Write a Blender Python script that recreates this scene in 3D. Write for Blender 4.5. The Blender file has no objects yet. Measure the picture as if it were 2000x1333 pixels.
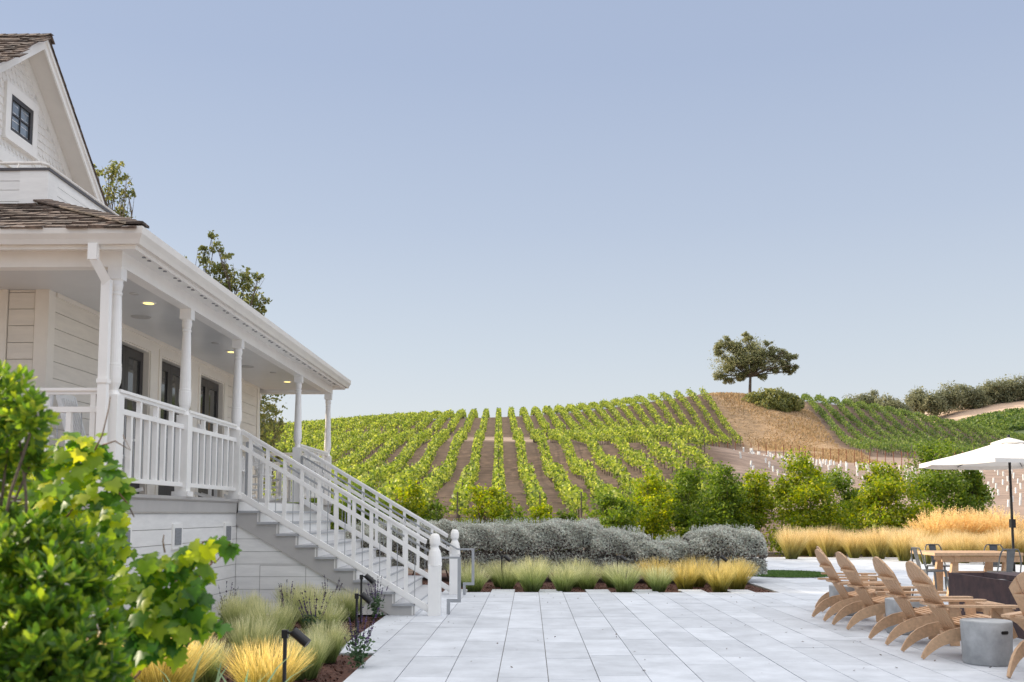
import bpy, math, random
import numpy as np
from mathutils import Vector
R = random.Random(11)
rng = np.random.default_rng(11)
sc = bpy.context.scene
col = sc.collection
PI = math.pi
# ------------------------------------------------------------------ camera
F = 1944.4
CAMZ = 1.44
PITCH = math.atan((1004-838)/F)
YAW = math.atan((1035-1000)/F)
fw = Vector((-math.sin(YAW)*math.cos(PITCH), math.cos(YAW)*math.cos(PITCH), math.sin(PITCH)))
rt = Vector((math.cos(YAW), math.sin(YAW), 0))
up = rt.cross(fw)
def ray(px, py): return fw*F + rt*(px-1000) + up*(838-py)
def P(px, py, Y):
    r = ray(px, py); return Vector((0, 0, CAMZ)) + r*(Y/r.y)
def G(px, py, z=0.0):
    r = ray(px, py); return Vector((0, 0, CAMZ)) + r*((z-CAMZ)/r.z)
def PX(x, y, z):
    d = Vector((x, y, z-CAMZ)); k = F/d.dot(fw)
    return 1000+d.dot(rt)*k, 838-d.dot(up)*k
cam = bpy.data.cameras.new('camera'); camo = bpy.data.objects.new('camera', cam); col.objects.link(camo)
camo.location = (0, 0, CAMZ); camo.rotation_euler = (PI/2+PITCH, 0, YAW)
cam.lens = 35; cam.sensor_width = 36; cam.shift_y = (838-666.5)/2000
cam.clip_start = 0.1; cam.clip_end = 20000
cam.dof.use_dof = True; cam.dof.focus_distance = 14.0; cam.dof.aperture_fstop = 3.4
sc.camera = camo
sc.view_settings.view_transform = 'Standard'; sc.view_settings.look = 'None'
sc.view_settings.exposure = 0; sc.view_settings.gamma = 1
# ------------------------------------------------------------------ world + sun
SUN_EL = math.radians(21); SUN_AZ = math.radians(-75)      # azimuth measured from +Y towards +X
w = bpy.data.worlds.new('World'); sc.world = w; w.use_nodes = True
nt = w.node_tree; bg = nt.nodes['Background']
sky = nt.nodes.new('ShaderNodeTexSky'); sky.sky_type = 'NISHITA'; sky.sun_disc = False
sky.sun_elevation = SUN_EL; sky.sun_rotation = SUN_AZ % (2*PI)
sky.air_density = 1.0; sky.dust_density = 1.2; sky.ozone_density = 1.5
tc = nt.nodes.new('ShaderNodeTexCoord'); sx = nt.nodes.new('ShaderNodeSeparateXYZ')
nt.links.new(tc.outputs['Generated'], sx.inputs[0])
rp = nt.nodes.new('ShaderNodeValToRGB'); nt.links.new(sx.outputs['Z'], rp.inputs[0])
el = rp.color_ramp.elements
el[0].position = 0.0; el[0].color = (.92, .925, .91, 1)
el[1].position = 1.0; el[1].color = (1, .96, .90, 1)
for p_, c_ in ((.07, (.83, .865, .895)), (.16, (.715, .785, .87)), (.28, (.575, .66, .815)), (.42, (.475, .565, .76)), (.55, (.45, .54, .74)), (.72, (.95, .94, .93))):
    e = el.new(p_); e.color = (*c_, 1)
sm = nt.nodes.new('ShaderNodeVectorMath'); sm.operation = 'SCALE'; sm.inputs['Scale'].default_value = .10
nt.links.new(sky.outputs[0], sm.inputs[0])
mx = nt.nodes.new('ShaderNodeMix'); mx.data_type = 'RGBA'; mx.inputs['Factor'].default_value = .82
nt.links.new(sm.outputs[0], mx.inputs[6]); nt.links.new(rp.outputs[0], mx.inputs[7])
# the sky overhead (above the photographed band) is brightened as added fill light
mr = nt.nodes.new('ShaderNodeMapRange'); mr.inputs['From Min'].default_value = .5; mr.inputs['From Max'].default_value = .8
mr.inputs['To Min'].default_value = 1.0; mr.inputs['To Max'].default_value = 2.55
nt.links.new(sx.outputs['Z'], mr.inputs['Value']); nt.links.new(mx.outputs[2], bg.inputs[0]); nt.links.new(mr.outputs[0], bg.inputs[1])
sl = bpy.data.lights.new('sun', 'SUN'); sl.energy = 6.5; sl.angle = math.radians(.55); sl.color = (1, .86, .66)
so = bpy.data.objects.new('sun', sl); col.objects.link(so)
sd = Vector((math.sin(SUN_AZ)*math.cos(SUN_EL), math.cos(SUN_AZ)*math.cos(SUN_EL), math.sin(SUN_EL)))
so.rotation_euler = sd.to_track_quat('Z', 'Y').to_euler(); so.location = (-60, 40, 60)

# ------------------------------------------------------------------ materials
def mat(name, c, rough=.6, var=.12, scale=4, bump=0, metal=0, spec=.4, c2=None, stretch=(1, 1, 1), coord='Object', emit=None, island=0):
    m = bpy.data.materials.new(name); m.use_nodes = True; n = m.node_tree; b = n.nodes['Principled BSDF']
    b.inputs['Roughness'].default_value = rough; b.inputs['Metallic'].default_value = metal
    b.inputs['Specular IOR Level'].default_value = spec
    t = n.nodes.new('ShaderNodeTexCoord'); mp = n.nodes.new('ShaderNodeMapping'); mp.inputs['Scale'].default_value = stretch
    n.links.new(t.outputs[coord], mp.inputs[0])
    no = n.nodes.new('ShaderNodeTexNoise'); no.inputs['Scale'].default_value = scale; no.inputs['Detail'].default_value = 6
    no.inputs['Roughness'].default_value = .65
    n.links.new(mp.outputs[0], no.inputs[0])
    r = n.nodes.new('ShaderNodeValToRGB'); n.links.new(no.outputs[0], r.inputs[0])
    c2 = c2 or tuple(x*(1-var*1.6) for x in c)
    r.color_ramp.elements[0].position = .32; r.color_ramp.elements[0].color = (*c2, 1)
    r.color_ramp.elements[1].position = .68; r.color_ramp.elements[1].color = (*[min(1, x*(1+var*.5)) for x in c], 1)
    out = r.outputs[0]
    if island:
        g = n.nodes.new('ShaderNodeNewGeometry'); a = n.nodes.new('ShaderNodeMapRange')
        a.inputs['To Min'].default_value = 1-island; a.inputs['To Max'].default_value = 1+island*.4
        n.links.new(g.outputs['Random Per Island'], a.inputs['Value'])
        vm = n.nodes.new('ShaderNodeVectorMath'); vm.operation = 'SCALE'
        n.links.new(out, vm.inputs[0]); n.links.new(a.outputs[0], vm.inputs['Scale']); out = vm.outputs[0]
    n.links.new(out, b.inputs['Base Color'])
    if bump:
        bp = n.nodes.new('ShaderNodeBump'); bp.inputs['Strength'].default_value = bump; bp.inputs['Distance'].default_value = .02
        n.links.new(no.outputs[0], bp.inputs['Height']); n.links.new(bp.outputs[0], b.inputs['Normal'])
    if emit:
        b.inputs['Emission Color'].default_value = (*emit[:3], 1); b.inputs['Emission Strength'].default_value = emit[3]
    return m
def leafmat(name, cols, trans=.45, rough=.5, zgrad=None):
    m = bpy.data.materials.new(name); m.use_nodes = True; n = m.node_tree; b = n.nodes['Principled BSDF']
    g = n.nodes.new('ShaderNodeNewGeometry'); r = n.nodes.new('ShaderNodeValToRGB')
    n.links.new(g.outputs['Random Per Island'], r.inputs[0]); e = r.color_ramp.elements
    e[0].color = (*cols[0], 1); e[1].color = (*cols[-1], 1)
    for i in range(1, len(cols)-1):
        q = e.new(i/(len(cols)-1)); q.color = (*cols[i], 1)
    out = r.outputs[0]
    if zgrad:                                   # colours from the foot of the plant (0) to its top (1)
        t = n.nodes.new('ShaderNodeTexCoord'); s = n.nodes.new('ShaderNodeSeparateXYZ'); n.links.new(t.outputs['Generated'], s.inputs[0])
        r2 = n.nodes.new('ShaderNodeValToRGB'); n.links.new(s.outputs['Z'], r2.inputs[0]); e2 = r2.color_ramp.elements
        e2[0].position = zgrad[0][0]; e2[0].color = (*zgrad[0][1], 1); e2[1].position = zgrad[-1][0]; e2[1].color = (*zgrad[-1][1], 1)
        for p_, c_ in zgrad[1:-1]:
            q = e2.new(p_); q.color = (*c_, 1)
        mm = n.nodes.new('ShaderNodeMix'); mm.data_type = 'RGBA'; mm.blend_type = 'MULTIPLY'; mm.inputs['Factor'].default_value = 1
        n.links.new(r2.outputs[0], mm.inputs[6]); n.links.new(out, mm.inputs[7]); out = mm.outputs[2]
    n.links.new(out, b.inputs['Base Color']); b.inputs['Roughness'].default_value = rough; b.inputs['Specular IOR Level'].default_value = .35
    tr = n.nodes.new('ShaderNodeBsdfTranslucent'); hs = n.nodes.new('ShaderNodeHueSaturation')
    hs.inputs['Saturation'].default_value = 1.1; hs.inputs['Value'].default_value = 1.7; n.links.new(out, hs.inputs['Color'])
    n.links.new(hs.outputs[0], tr.inputs[0])
    ms = n.nodes.new('ShaderNodeMixShader'); ms.inputs[0].default_value = trans
    n.links.new(b.outputs[0], ms.inputs[1]); n.links.new(tr.outputs[0], ms.inputs[2])
    n.links.new(ms.outputs[0], n.nodes['Material Output'].inputs[0])
    return m
M = {}
M['white'] = mat('white_paint', (.91, .89, .86), .42, .04, 3, .03)
M['white_trim'] = mat('white_trim', (.93, .91, .88), .38, .03, 3)
M['siding'] = mat('white_siding', (.91, .895, .87), .5, .06, 2.5, .05, stretch=(1, 1, 6), island=.05)
M['cream'] = mat('cream_siding', (.90, .83, .73), .5, .05, 2.5, .05, stretch=(1, 1, 6), island=.05)  # white siding inside the porch, warm bounce light put into its paint
M['cream_trim'] = mat('cream_trim', (.92, .85, .75), .4, .03, 3)  # matching trim, tinted with the same warm bounce light
M['gap'] = mat('siding_backing', (.44, .42, .40), .9)
M['grey_trim'] = mat('grey_paint', (.52, .50, .48), .5, .05, 3)
M['tread'] = mat('grey_tread_paint', (.45, .455, .47), .5, .06, 5, .05)
M['ceiling'] = mat('porch_ceiling_paint', (.70, .70, .70), .3, .03, 2, spec=.5)
M['gutter'] = mat('gutter_paint', (.80, .76, .71), .4, .04, 2)
M['shake'] = mat('cedar_shake', (.20, .145, .115), .85, .5, 14, .6, c2=(.055, .045, .04), stretch=(1, 1, 1), island=.55)
M['doorframe'] = mat('dark_door_paint', (.045, .042, .045), .35)
M['glass'] = mat('window_glass', (.085, .085, .08), .04, .3, 1.2, spec=.9)
M['steel'] = mat('handrail_steel', (.42, .43, .45), .35, .06, 8, metal=.6)
M['black'] = mat('black_metal', (.018, .018, .02), .4, .2, 20)
M['slab'] = mat('paving_slab', (.585, .61, .655), .75, .08, 2.2, .15, c2=(.46, .48, .515), island=.13)
M['joint'] = mat('paving_joint', (.30, .29, .27), .95, .3, 10)
M['mulch'] = mat('bark_mulch', (.13, .06, .042), .95, .6, 40, 1.0, c2=(.035, .018, .015))
M['teak'] = mat('weathered_teak', (.64, .415, .25), .6, .12, 14, .1, c2=(.50, .325, .20), stretch=(2, 7, 2), island=.14)
M['concrete'] = mat('cast_concrete', (.42, .43, .44), .8, .2, 5, .15)
M['corten'] = mat('rusted_steel', (.085, .05, .05), .7, .4, 6, .2, c2=(.045, .032, .038))
M['gun'] = mat('gunmetal', (.15, .155, .16), .4, .15, 12, metal=.5)
M['canvas'] = mat('umbrella_canvas', (.80, .76, .71), .8, .04, 3)
M['bark'] = mat('tree_bark', (.16, .12, .09), .9, .5, 12, .8, c2=(.06, .045, .035))
M['cane'] = mat('vine_cane', (.22, .13, .07), .8, .4, 12, .3)
M['tube'] = mat('grow_tube_plastic', (.82, .84, .84), .5)
M['stake'] = mat('rusty_stake', (.26, .10, .05), .8)
M['wire'] = mat('trellis_post', (.14, .11, .09), .8)
M['lamp'] = mat('lit_downlight', (.9, .7, .2), .5, emit=(1, .78, .28, 1.8))
M['grille'] = mat('vent_mesh', (.30, .31, .33), .6, .3, 60)
M['soil'] = mat('garden_soil', (.25, .18, .13), .95, .4, .6, .4)
M['turf'] = leafmat('turf', [(.06, .12, .03), (.12, .2, .05)], .3)
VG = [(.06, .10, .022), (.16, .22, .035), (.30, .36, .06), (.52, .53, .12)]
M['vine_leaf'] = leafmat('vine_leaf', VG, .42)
M['vine_leaf2'] = leafmat('vine_leaf_shaded', [(.06, .11, .03), (.13, .19, .045), (.25, .30, .075)], .4)  # darker green leaf of the right-hand and distant rows
M['tree_leaf'] = leafmat('tree_leaf', [(.11, .17, .02), (.19, .26, .025), (.30, .34, .03), (.45, .42, .04)], .5)
M['tree_leaf2'] = leafmat('tree_leaf_green', [(.08, .14, .02), (.14, .21, .028), (.24, .29, .035)], .45)
M['oak_leaf'] = leafmat('oak_leaf', [(.15, .17, .08), (.23, .24, .12), (.36, .33, .18)], .4)
M['oak_leaf2'] = leafmat('oak_leaf_green', [(.11, .14, .05), (.20, .21, .07), (.34, .31, .10)], .45)
M['far_leaf'] = leafmat('far_oak_leaf', [(.15, .165, .10), (.20, .21, .12), (.27, .26, .15)], .3)  # lightened: distance haze put into the leaf colour
M['silver_leaf'] = leafmat('silver_leaf', [(.31, .33, .29), (.45, .48, .43), (.66, .69, .62), (.36, .31, .27), (.55, .57, .52)], .3)
M['twig'] = leafmat('inner_twigs', [(.10, .085, .075), (.17, .14, .125), (.24, .21, .19)], .15)  # brown inner hedge leaves, darkened with the shade of the interior
M['shrub_leaf'] = leafmat('glossy_shrub_leaf', [(.06, .12, .025), (.12, .21, .035), (.22, .32, .045), (.44, .46, .06)], .5, .35, zgrad=[(.1, (.50, .62, .62)), (.55, (.72, .82, .75)), (.92, (1, 1, .95))])  # height gradient puts shade low down and sun higher up into the colour
M['grape_leaf'] = leafmat('grape_leaf', [(.07, .16, .035), (.14, .26, .04), (.34, .44, .05), (.68, .64, .07)], .6, .4, zgrad=[(.15, (.50, .66, .65)), (.4, (.75, .85, .75)), (.7, (1, 1, .9))])  # gradient paints the sunlit top and shaded foot into the leaves
M['blade'] = leafmat('feather_grass_blade', [(.42, .48, .34), (.75, .78, .65), (1, 1, .95)], .35, .6, zgrad=[(0, (.10, .14, .045)), (.35, (.36, .42, .17)), (.7, (.78, .74, .46)), (1, (.98, .90, .68))])
M['blade_gold'] = leafmat('golden_feather_blade', [(.5, .5, .34), (.78, .76, .6), (1, 1, .95)], .45, .6, zgrad=[(0, (.14, .15, .04)), (.3, (.45, .40, .13)), (.65, (.88, .72, .34)), (1, (1, .82, .48))])  # golden copy of the blade, low sunlight put into its colour
M['blade_dry'] = leafmat('dry_grass_blade', [(.55, .5, .4), (.8, .78, .7), (1, 1, 1)], .4, .6, zgrad=[(0, (.20, .22, .06)), (.35, (.46, .40, .15)), (.65, (.80, .64, .36)), (1, (.95, .80, .56))])
M['blade_reed'] = leafmat('reed_grass_blade', [(.7, .7, .65), (1, 1, 1)], .45, .6, zgrad=[(0, (.22, .25, .07)), (.35, (.50, .40, .15)), (.6, (.80, .60, .30)), (1, (.95, .76, .45))])
M['salvia_leaf'] = leafmat('salvia_leaf', [(.05, .10, .04), (.09, .15, .07)], .3)
M['salvia_flower'] = leafmat('salvia_flower', [(.06, .03, .10), (.10, .05, .17), (.05, .03, .05)], .2)
M['iris_leaf'] = leafmat('iris_leaf', [(.12, .20, .11), (.2, .28, .15)], .4)

# ------------------------------------------------------------------ mesh builder
ROOT = {}
def props(o, label=None, cat=None, group=None, kind=None):
    if label: o['label'] = label
    if cat: o['category'] = cat
    if group: o['group'] = group
    if kind: o['kind'] = kind
    return o
def thing(name, loc, label, cat, group=None):
    o = bpy.data.objects.new(name, None); o.empty_display_size = .2; col.objects.link(o); o.location = loc
    ROOT[o] = Vector(loc); return props(o, label, cat, group)
class MB:
    def __init__(s): s.v = []; s.f = []; s.n = 0
    def add(s, V, Fc):
        k = s.n; s.v.extend([tuple(p) for p in V]); s.f.extend([tuple(i+k for i in q) for q in Fc]); s.n += len(V); return s
    def box(s, x0, x1, y0, y1, z0, z1):
        V = [(x0,y0,z0),(x1,y0,z0),(x1,y1,z0),(x0,y1,z0),(x0,y0,z1),(x1,y0,z1),(x1,y1,z1),(x0,y1,z1)]
        return s.add(V, [(0,3,2,1),(4,5,6,7),(0,1,5,4),(1,2,6,5),(2,3,7,6),(3,0,4,7)])
    def beam(s, a, b, wd, ht, upv=(0, 0, 1)):      # rectangular bar from a to b
        a = Vector(a); b = Vector(b); d = (b-a).normalized(); u = Vector(upv); sd_ = d.cross(u)
        if sd_.length < 1e-4: sd_ = d.cross(Vector((1, 0, 0)))
        sd_.normalize(); u = sd_.cross(d).normalized(); V = []
        for p in (a, b):
            for i, j in ((-1,-1),(1,-1),(1,1),(-1,1)): V.append(p+sd_*(i*wd/2)+u*(j*ht/2))
        return s.add(V, [(0,1,2,3),(7,6,5,4),(0,4,5,1),(1,5,6,2),(2,6,7,3),(3,7,4,0)])
    def extrude(s, poly, off):                     # planar polygon pushed by a vector
        n = len(poly); off = Vector(off); V = [Vector(p) for p in poly]; V += [p+off for p in V]
        Fc = [tuple(range(n))[::-1], tuple(range(n, 2*n))] + [(i, (i+1) % n, n+(i+1) % n, n+i) for i in range(n)]
        return s.add(V, Fc)
    def tube(s, pts, rad, n=8):
        pts = [Vector(p) for p in pts]; m = len(pts)
        if not hasattr(rad, '__len__'): rad = [rad]*m
        V = []; Fc = []; ref = None
        for i, p in enumerate(pts):
            d = (pts[min(i+1, m-1)]-pts[max(i-1, 0)]).normalized()
            if ref is None:
                ref = d.cross(Vector((0, 0, 1)));
                if ref.length < .05: ref = d.cross(Vector((1, 0, 0)))
            a = (ref - d*ref.dot(d)).normalized(); b = d.cross(a); ref = a
            for k in range(n):
                t = 2*PI*k/n; V.append(p+(a*math.cos(t)+b*math.sin(t))*rad[i])
        for i in range(m-1):
            for k in range(n): Fc.append((i*n+k, i*n+(k+1) % n, (i+1)*n+(k+1) % n, (i+1)*n+k))
        Fc.append(tuple(range(n))[::-1]); Fc.append(tuple(range((m-1)*n, m*n)))
        return s.add(V, Fc)
    def lathe(s, c, prof, n=20):
        V = []; Fc = []; m = len(prof)
        for r, z in prof:
            for k in range(n):
                t = 2*PI*k/n; V.append((c[0]+r*math.cos(t), c[1]+r*math.sin(t), c[2]+z))
        for i in range(m-1):
            for k in range(n): Fc.append((i*n+k, i*n+(k+1) % n, (i+1)*n+(k+1) % n, (i+1)*n+k))
        Fc.append(tuple(range(n))[::-1]); Fc.append(tuple(range((m-1)*n, m*n)))
        return s.add(V, Fc)
    def sweep(s, path, prof):                      # prof (outward, z) swept along xy path with mitres; outward is right of travel
        m = len(path); k = len(prof); V = []
        for i in range(m):
            p = Vector(path[i][:2]); ns = []
            if i > 0: d = (p-Vector(path[i-1][:2])).normalized(); ns.append(Vector((d.y, -d.x)))
            if i < m-1: d = (Vector(path[i+1][:2])-p).normalized(); ns.append(Vector((d.y, -d.x)))
            nn = ns[0] if len(ns) == 1 else (ns[0]+ns[1])/(1+ns[0].dot(ns[1]))
            for o, z in prof: V.append((p.x+nn.x*o, p.y+nn.y*o, z))
        Fc = [(i*k+j, i*k+(j+1) % k, (i+1)*k+(j+1) % k, (i+1)*k+j) for i in range(m-1) for j in range(k)]
        Fc += [tuple(range(k)), tuple(range((m-1)*k, m*k))[::-1]]
        return s.add(V, Fc)
    def build(s, name, m, parent=None, loc=(0, 0, 0), smooth=False, bevel=0):
        V = np.array(s.v, dtype=np.float64).reshape(-1, 3)
        if parent is not None:
            base = ROOT[parent]
        else: base = Vector(loc)
        V = V - np.array(base)
        me = bpy.data.meshes.new(name); me.from_pydata(V.tolist(), [], s.f); me.update()
        return finish(me, name, m, parent, base, smooth, bevel)
def finish(me, name, m, parent, base, smooth=False, bevel=0):
    me.materials.append(m)
    if smooth: me.polygons.foreach_set('use_smooth', [True]*len(me.polygons))
    o = bpy.data.objects.new(name, me); col.objects.link(o); ROOT[o] = Vector(base)
    if parent is not None: o.parent = parent
    else: o.location = base
    if bevel:
        b = o.modifiers.new('bevel', 'BEVEL'); b.width = bevel; b.segments = 2; b.limit_method = 'ANGLE'
    return o
def fast_mesh(name, V, nper, m, parent=None, loc=(0, 0, 0), smooth=False):
    """V: (N*nper,3) array, N polygons of nper vertices each"""
    base = ROOT[parent] if parent is not None else Vector(loc)
    V = V - np.array(base); N = len(V)//nper
    me = bpy.data.meshes.new(name); me.vertices.add(len(V)); me.vertices.foreach_set('co', V.astype(np.float32).ravel())
    me.loops.add(len(V)); me.loops.foreach_set('vertex_index', np.arange(len(V), dtype=np.int32))
    me.polygons.add(N); me.polygons.foreach_set('loop_start', np.arange(0, len(V), nper, dtype=np.int32))
    try: me.polygons.foreach_set('loop_total', np.full(N, nper, dtype=np.int32))
    except Exception: pass
    me.update(calc_edges=True); me.validate()
    return finish(me, name, m, parent, base, smooth)
def unit(a): return a/np.maximum(np.linalg.norm(a, axis=-1, keepdims=True), 1e-9)
def leaves(C, size, aspect=1.8, upb=.3, jit=.35, N=None, out=None, fold=0):
    """leaf rhombs at centres C -> (n*4,3) array"""
    n = len(C); nrm = rng.normal(size=(n, 3)); nrm[:, 2] += upb*2
    if out is not None: nrm += out*1.2
    nrm = unit(nrm); t = unit(np.cross(nrm, rng.normal(size=(n, 3)))); b = np.cross(nrm, t)
    s = (size*(1+jit*rng.uniform(-1, 1, n)))[:, None]
    L = t*s*.5; W = b*s*.5/aspect
    V = np.stack([C-L, C+W-L*.1, C+L, C-W-L*.1], 1)
    return V.reshape(-1, 3)
def blob(c, r, n, shell=.55, lump=.25, seed=0):
    """points in the outer part of a lumpy ellipsoid; returns points, outward dirs"""
    d = unit(rng.normal(size=(n, 3)))
    ph = rng.uniform(0, 6, 3)
    lm = 1+lump*(np.sin(3.1*d[:, 0]*2+ph[0])*np.sin(2.7*d[:, 1]*2+ph[1])+.6*np.sin(5*d[:, 2]+ph[2]+4*d[:, 0]))
    rr = (shell+(1-shell)*rng.uniform(0, 1, n)**.6)*lm
    return np.array(c)+d*rr[:, None]*np.array(r), d
def copy_tree(o, parent=None):
    c = o.copy(); col.objects.link(c); c.parent = parent
    for ch in list(o.children): copy_tree(ch, c)
    return c
ORD = ['', 'first', 'second', 'third', 'fourth', 'fifth', 'sixth', 'seventh', 'eighth', 'ninth', 'tenth', 'eleventh', 'twelfth', 'thirteenth', 'fourteenth', 'fifteenth', 'sixteenth', 'seventeenth', 'eighteenth', 'nineteenth', 'twentieth']
def ordn(i):
    if i <= 20: return ORD[i]
    return {20: 'twenty-', 30: 'thirty-', 40: 'forty-'}[i//10*10] + ORD[i % 10] if i % 10 else {30: 'thirtieth', 40: 'fortieth', 50: 'fiftieth'}[i]

# ------------------------------------------------------------------ terrain
ctrl = []
def cp(px, py, Z, dz=0): p = P(px, py, Z); ctrl.append((p.x, p.y, p.z+dz))
for x in (-150, -90, -50, -20, 0, 20, 45, 80, 120, 170): ctrl.append((x, 46, -.4))
for x in (-90, -50): ctrl.append((x, 62, .7))
for px in (640, 848, 974): cp(px, 964, 76)
for px in (620, 740, 974): cp(px, 902, 105)
for a in ((1068,925,99),(1120,925,96),(1177,926,92),(1260,929,82),(1333,930,80),(1378,930,81),(1125,866,124),(1200,871,103),(1255,865,101),(1310,870,97),(1100,985,73),(1165,987,73),(1230,990,70),(1300,995,68),(1420,985,75)): cp(*a)
for px in (560, 700, 800, 974, 1060): cp(px, 857, 143)
for a in ((1040,863,141),(1100,864,138),(1190,868,135),(1280,874,130),(1205,838,172),(1300,856,168),(1380,868,170),(1441,873,168),(1400,880,150),(1500,885,145),
          (860,829,212),(974,824,212),(1100,814,213),(1205,798,213),(1320,779,204),(1378,775,199),(1460,772,202),
          (700,839,206),(640,846,204),(530,862,200),(350,885,200),(150,905,190),
          (1560,800,205),(1600,882,150),(1570,787,225),(1700,818,230),(1800,845,230),(1940,882,230),(2100,905,225),(1700,820,205),(1800,846,200),(1900,872,194),(2000,898,186),(2120,925,180),(1700,898,140),(1900,903,140),(2050,905,140),
          (1380,893,118),(1500,897,118),(1700,913,118),(2000,916,118),(2150,925,118),(1600,950,88),(2000,1000,64),(1700,988,66),(2200,1000,64)): cp(*a)
for x, z in ((-120, 4), (-60, 9), (0, 15), (40, 17), (80, 6), (140, -4)): ctrl.append((x, 285, z))
for x, z in ((-120, 6), (-60, 12), (0, 18), (30, 21), (70, 15), (130, 0)): ctrl.append((x, 250, z))
ctrl = np.array(ctrl)
S = 40.0
def kern(d2): d2 = np.maximum(d2, 1e-9); return d2*np.log(d2)*.5
def solve():
    X = ctrl[:, :2]/S; n = len(X); D = ((X[:, None]-X[None])**2).sum(-1); K = kern(D)+np.eye(n)*.004
    Pm = np.c_[np.ones(n), X]; A = np.zeros((n+3, n+3)); A[:n, :n] = K; A[:n, n:] = Pm; A[n:, :n] = Pm.T
    return np.linalg.solve(A, np.r_[ctrl[:, 2], 0, 0, 0])
WT = solve()
def H(x, y):
    x = np.atleast_1d(np.asarray(x, float)); y = np.atleast_1d(np.asarray(y, float))
    q = np.stack([x, y], -1)/S; D = ((q[:, None]-ctrl[None, :, :2]/S)**2).sum(-1)
    z = kern(D)@WT[:-3] + WT[-3] + q@WT[-2:]
    return z
def in_frustum(x, y, z):
    a, b = PX(x, y, z); return -30 < a < 2030 and -30 < b < 1370
xs = np.arange(-150, 171, 2.5); ys = np.arange(46, 286, 2.5)
XX, YY = np.meshgrid(xs, ys); ZZ = H(XX.ravel(), YY.ravel()).reshape(XX.shape)
ZZ += (np.sin(XX*.9+YY*.3)*np.sin(YY*.7-XX*.2))*.05
nx, ny = len(xs), len(ys)
V = np.stack([XX, YY, ZZ], -1).reshape(-1, 3)
Fc = [(j*nx+i, j*nx+i+1, (j+1)*nx+i+1, (j+1)*nx+i) for j in range(ny-1) for i in range(nx-1)]
me = bpy.data.meshes.new('hillside'); me.from_pydata(V.tolist(), [], Fc); me.update()
ca = me.color_attributes.new('zone', 'FLOAT_COLOR', 'POINT')
cols = np.ones((len(V), 4)); 
soil = np.array((.165, .108, .078)); dry = np.array((.37, .245, .14)); road = np.array((.42, .31, .23)); nurs = np.array((.33, .235, .18))
for i, (x, y, z) in enumerate(V):
    c = soil
    if y > 139.5 and y < 146 and -10 < x < 1: c = road*.85
    kx = (x+.0314*y)/2.4
    edgeL = .337*150+.15*(y-150)-2
    if kx > 17.6 and y > 128 and x < edgeL: c = dry
    elif kx > 7.7+max(0, (y-81)/12.0) and y < 146: c = nurs
    if y > 232 : c = dry
    if y < 56: c = soil*.8
    cols[i, :3] = c
ca.data.foreach_set('color', cols.astype(np.float32).ravel())
m = mat('hillside_soil', (.3, .2, .14), .95, .3, .35, .5); n = m.node_tree
at = n.nodes.new('ShaderNodeAttribute'); at.attribute_name = 'zone'
no1 = n.nodes.new('ShaderNodeTexNoise'); no1.inputs['Scale'].default_value = .45; no1.inputs['Detail'].default_value = 10; no1.inputs['Roughness'].default_value = .72
tcn = n.nodes.new('ShaderNodeTexCoord'); mpn = n.nodes.new('ShaderNodeMapping'); mpn.inputs['Scale'].default_value = (.9, 3.2, 1); n.links.new(tcn.outputs['Object'], mpn.inputs[0]); n.links.new(mpn.outputs[0], no1.inputs[0])
mr1 = n.nodes.new('ShaderNodeMapRange'); mr1.inputs['From Min'].default_value = .3; mr1.inputs['From Max'].default_value = .7; mr1.inputs['To Min'].default_value = .45; mr1.inputs['To Max'].default_value = 1.45  # soil mottling; vine-row shadow streaks are put into this stretched noise
n.links.new(no1.outputs[0], mr1.inputs[0]); vs = n.nodes.new('ShaderNodeVectorMath'); vs.operation = 'SCALE'
n.links.new(at.outputs['Color'], vs.inputs[0]); n.links.new(mr1.outputs[0], vs.inputs['Scale']); n.links.new(vs.outputs[0], n.nodes['Principled BSDF'].inputs['Base Color'])
o = finish(me, 'hillside', m, None, (0, 0, 0), True); props(o, 'sloping vineyard hillside with bare brown soil between the rows', kind='structure')

# flat ground out to the horizon
o = MB().box(-3000, 3000, -60, 6000, -.5, -.16).build('ground', M['soil']); props(o, 'flat brown garden ground around the terrace', kind='structure')

# far hills
def far_hill(name, prof, dist, depth, m, label, drop):
    mb = MB(); V = []; k = 9; n_ = len(prof)
    for j in range(k):
        t = j/(k-1)
        for (px, py) in prof:
            p = P(px, py, dist); V.append((p.x*(1-.25*t), p.y-depth*t, p.z-drop*t**1.1))
    for (px, py) in prof:
        p = P(px, py, dist); V.append((p.x*1.1, p.y+depth, p.z-drop))
    Fc = [(j*n_+i, (j+1)*n_+i, (j+1)*n_+i+1, j*n_+i+1) for j in range(k-1) for i in range(n_-1)]
    Fc += [(k*n_+i, i, i+1, k*n_+i+1) for i in range(n_-1)]
    mb.add(V, Fc); o = mb.build(name, m, smooth=True); return props(o, label, kind='structure')
far_hill('distant_hill', [(1600, 835), (1700, 822), (1780, 811), (1860, 792), (1940, 780), (2000, 773), (2100, 762), (2300, 755)], 480, 160,
         mat('dry_hill_grass', (.56, .40, .29), .95, .12, .03, .2), 'smooth tan dry-grass hill at the far right', 40)
far_hill('far_vineyard_slope', [(1700, 860), (1800, 848), (1860, 832), (1920, 817), (1970, 808), (2040, 800), (2200, 790), (2400, 790)], 360, 90,
         mat('far_vine_green', (.10, .135, .04), .95, .5, .35, .8, c2=(.045, .065, .03), stretch=(1, .25, 1)), 'green vineyard-covered slope at the far right edge', 26)

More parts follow.
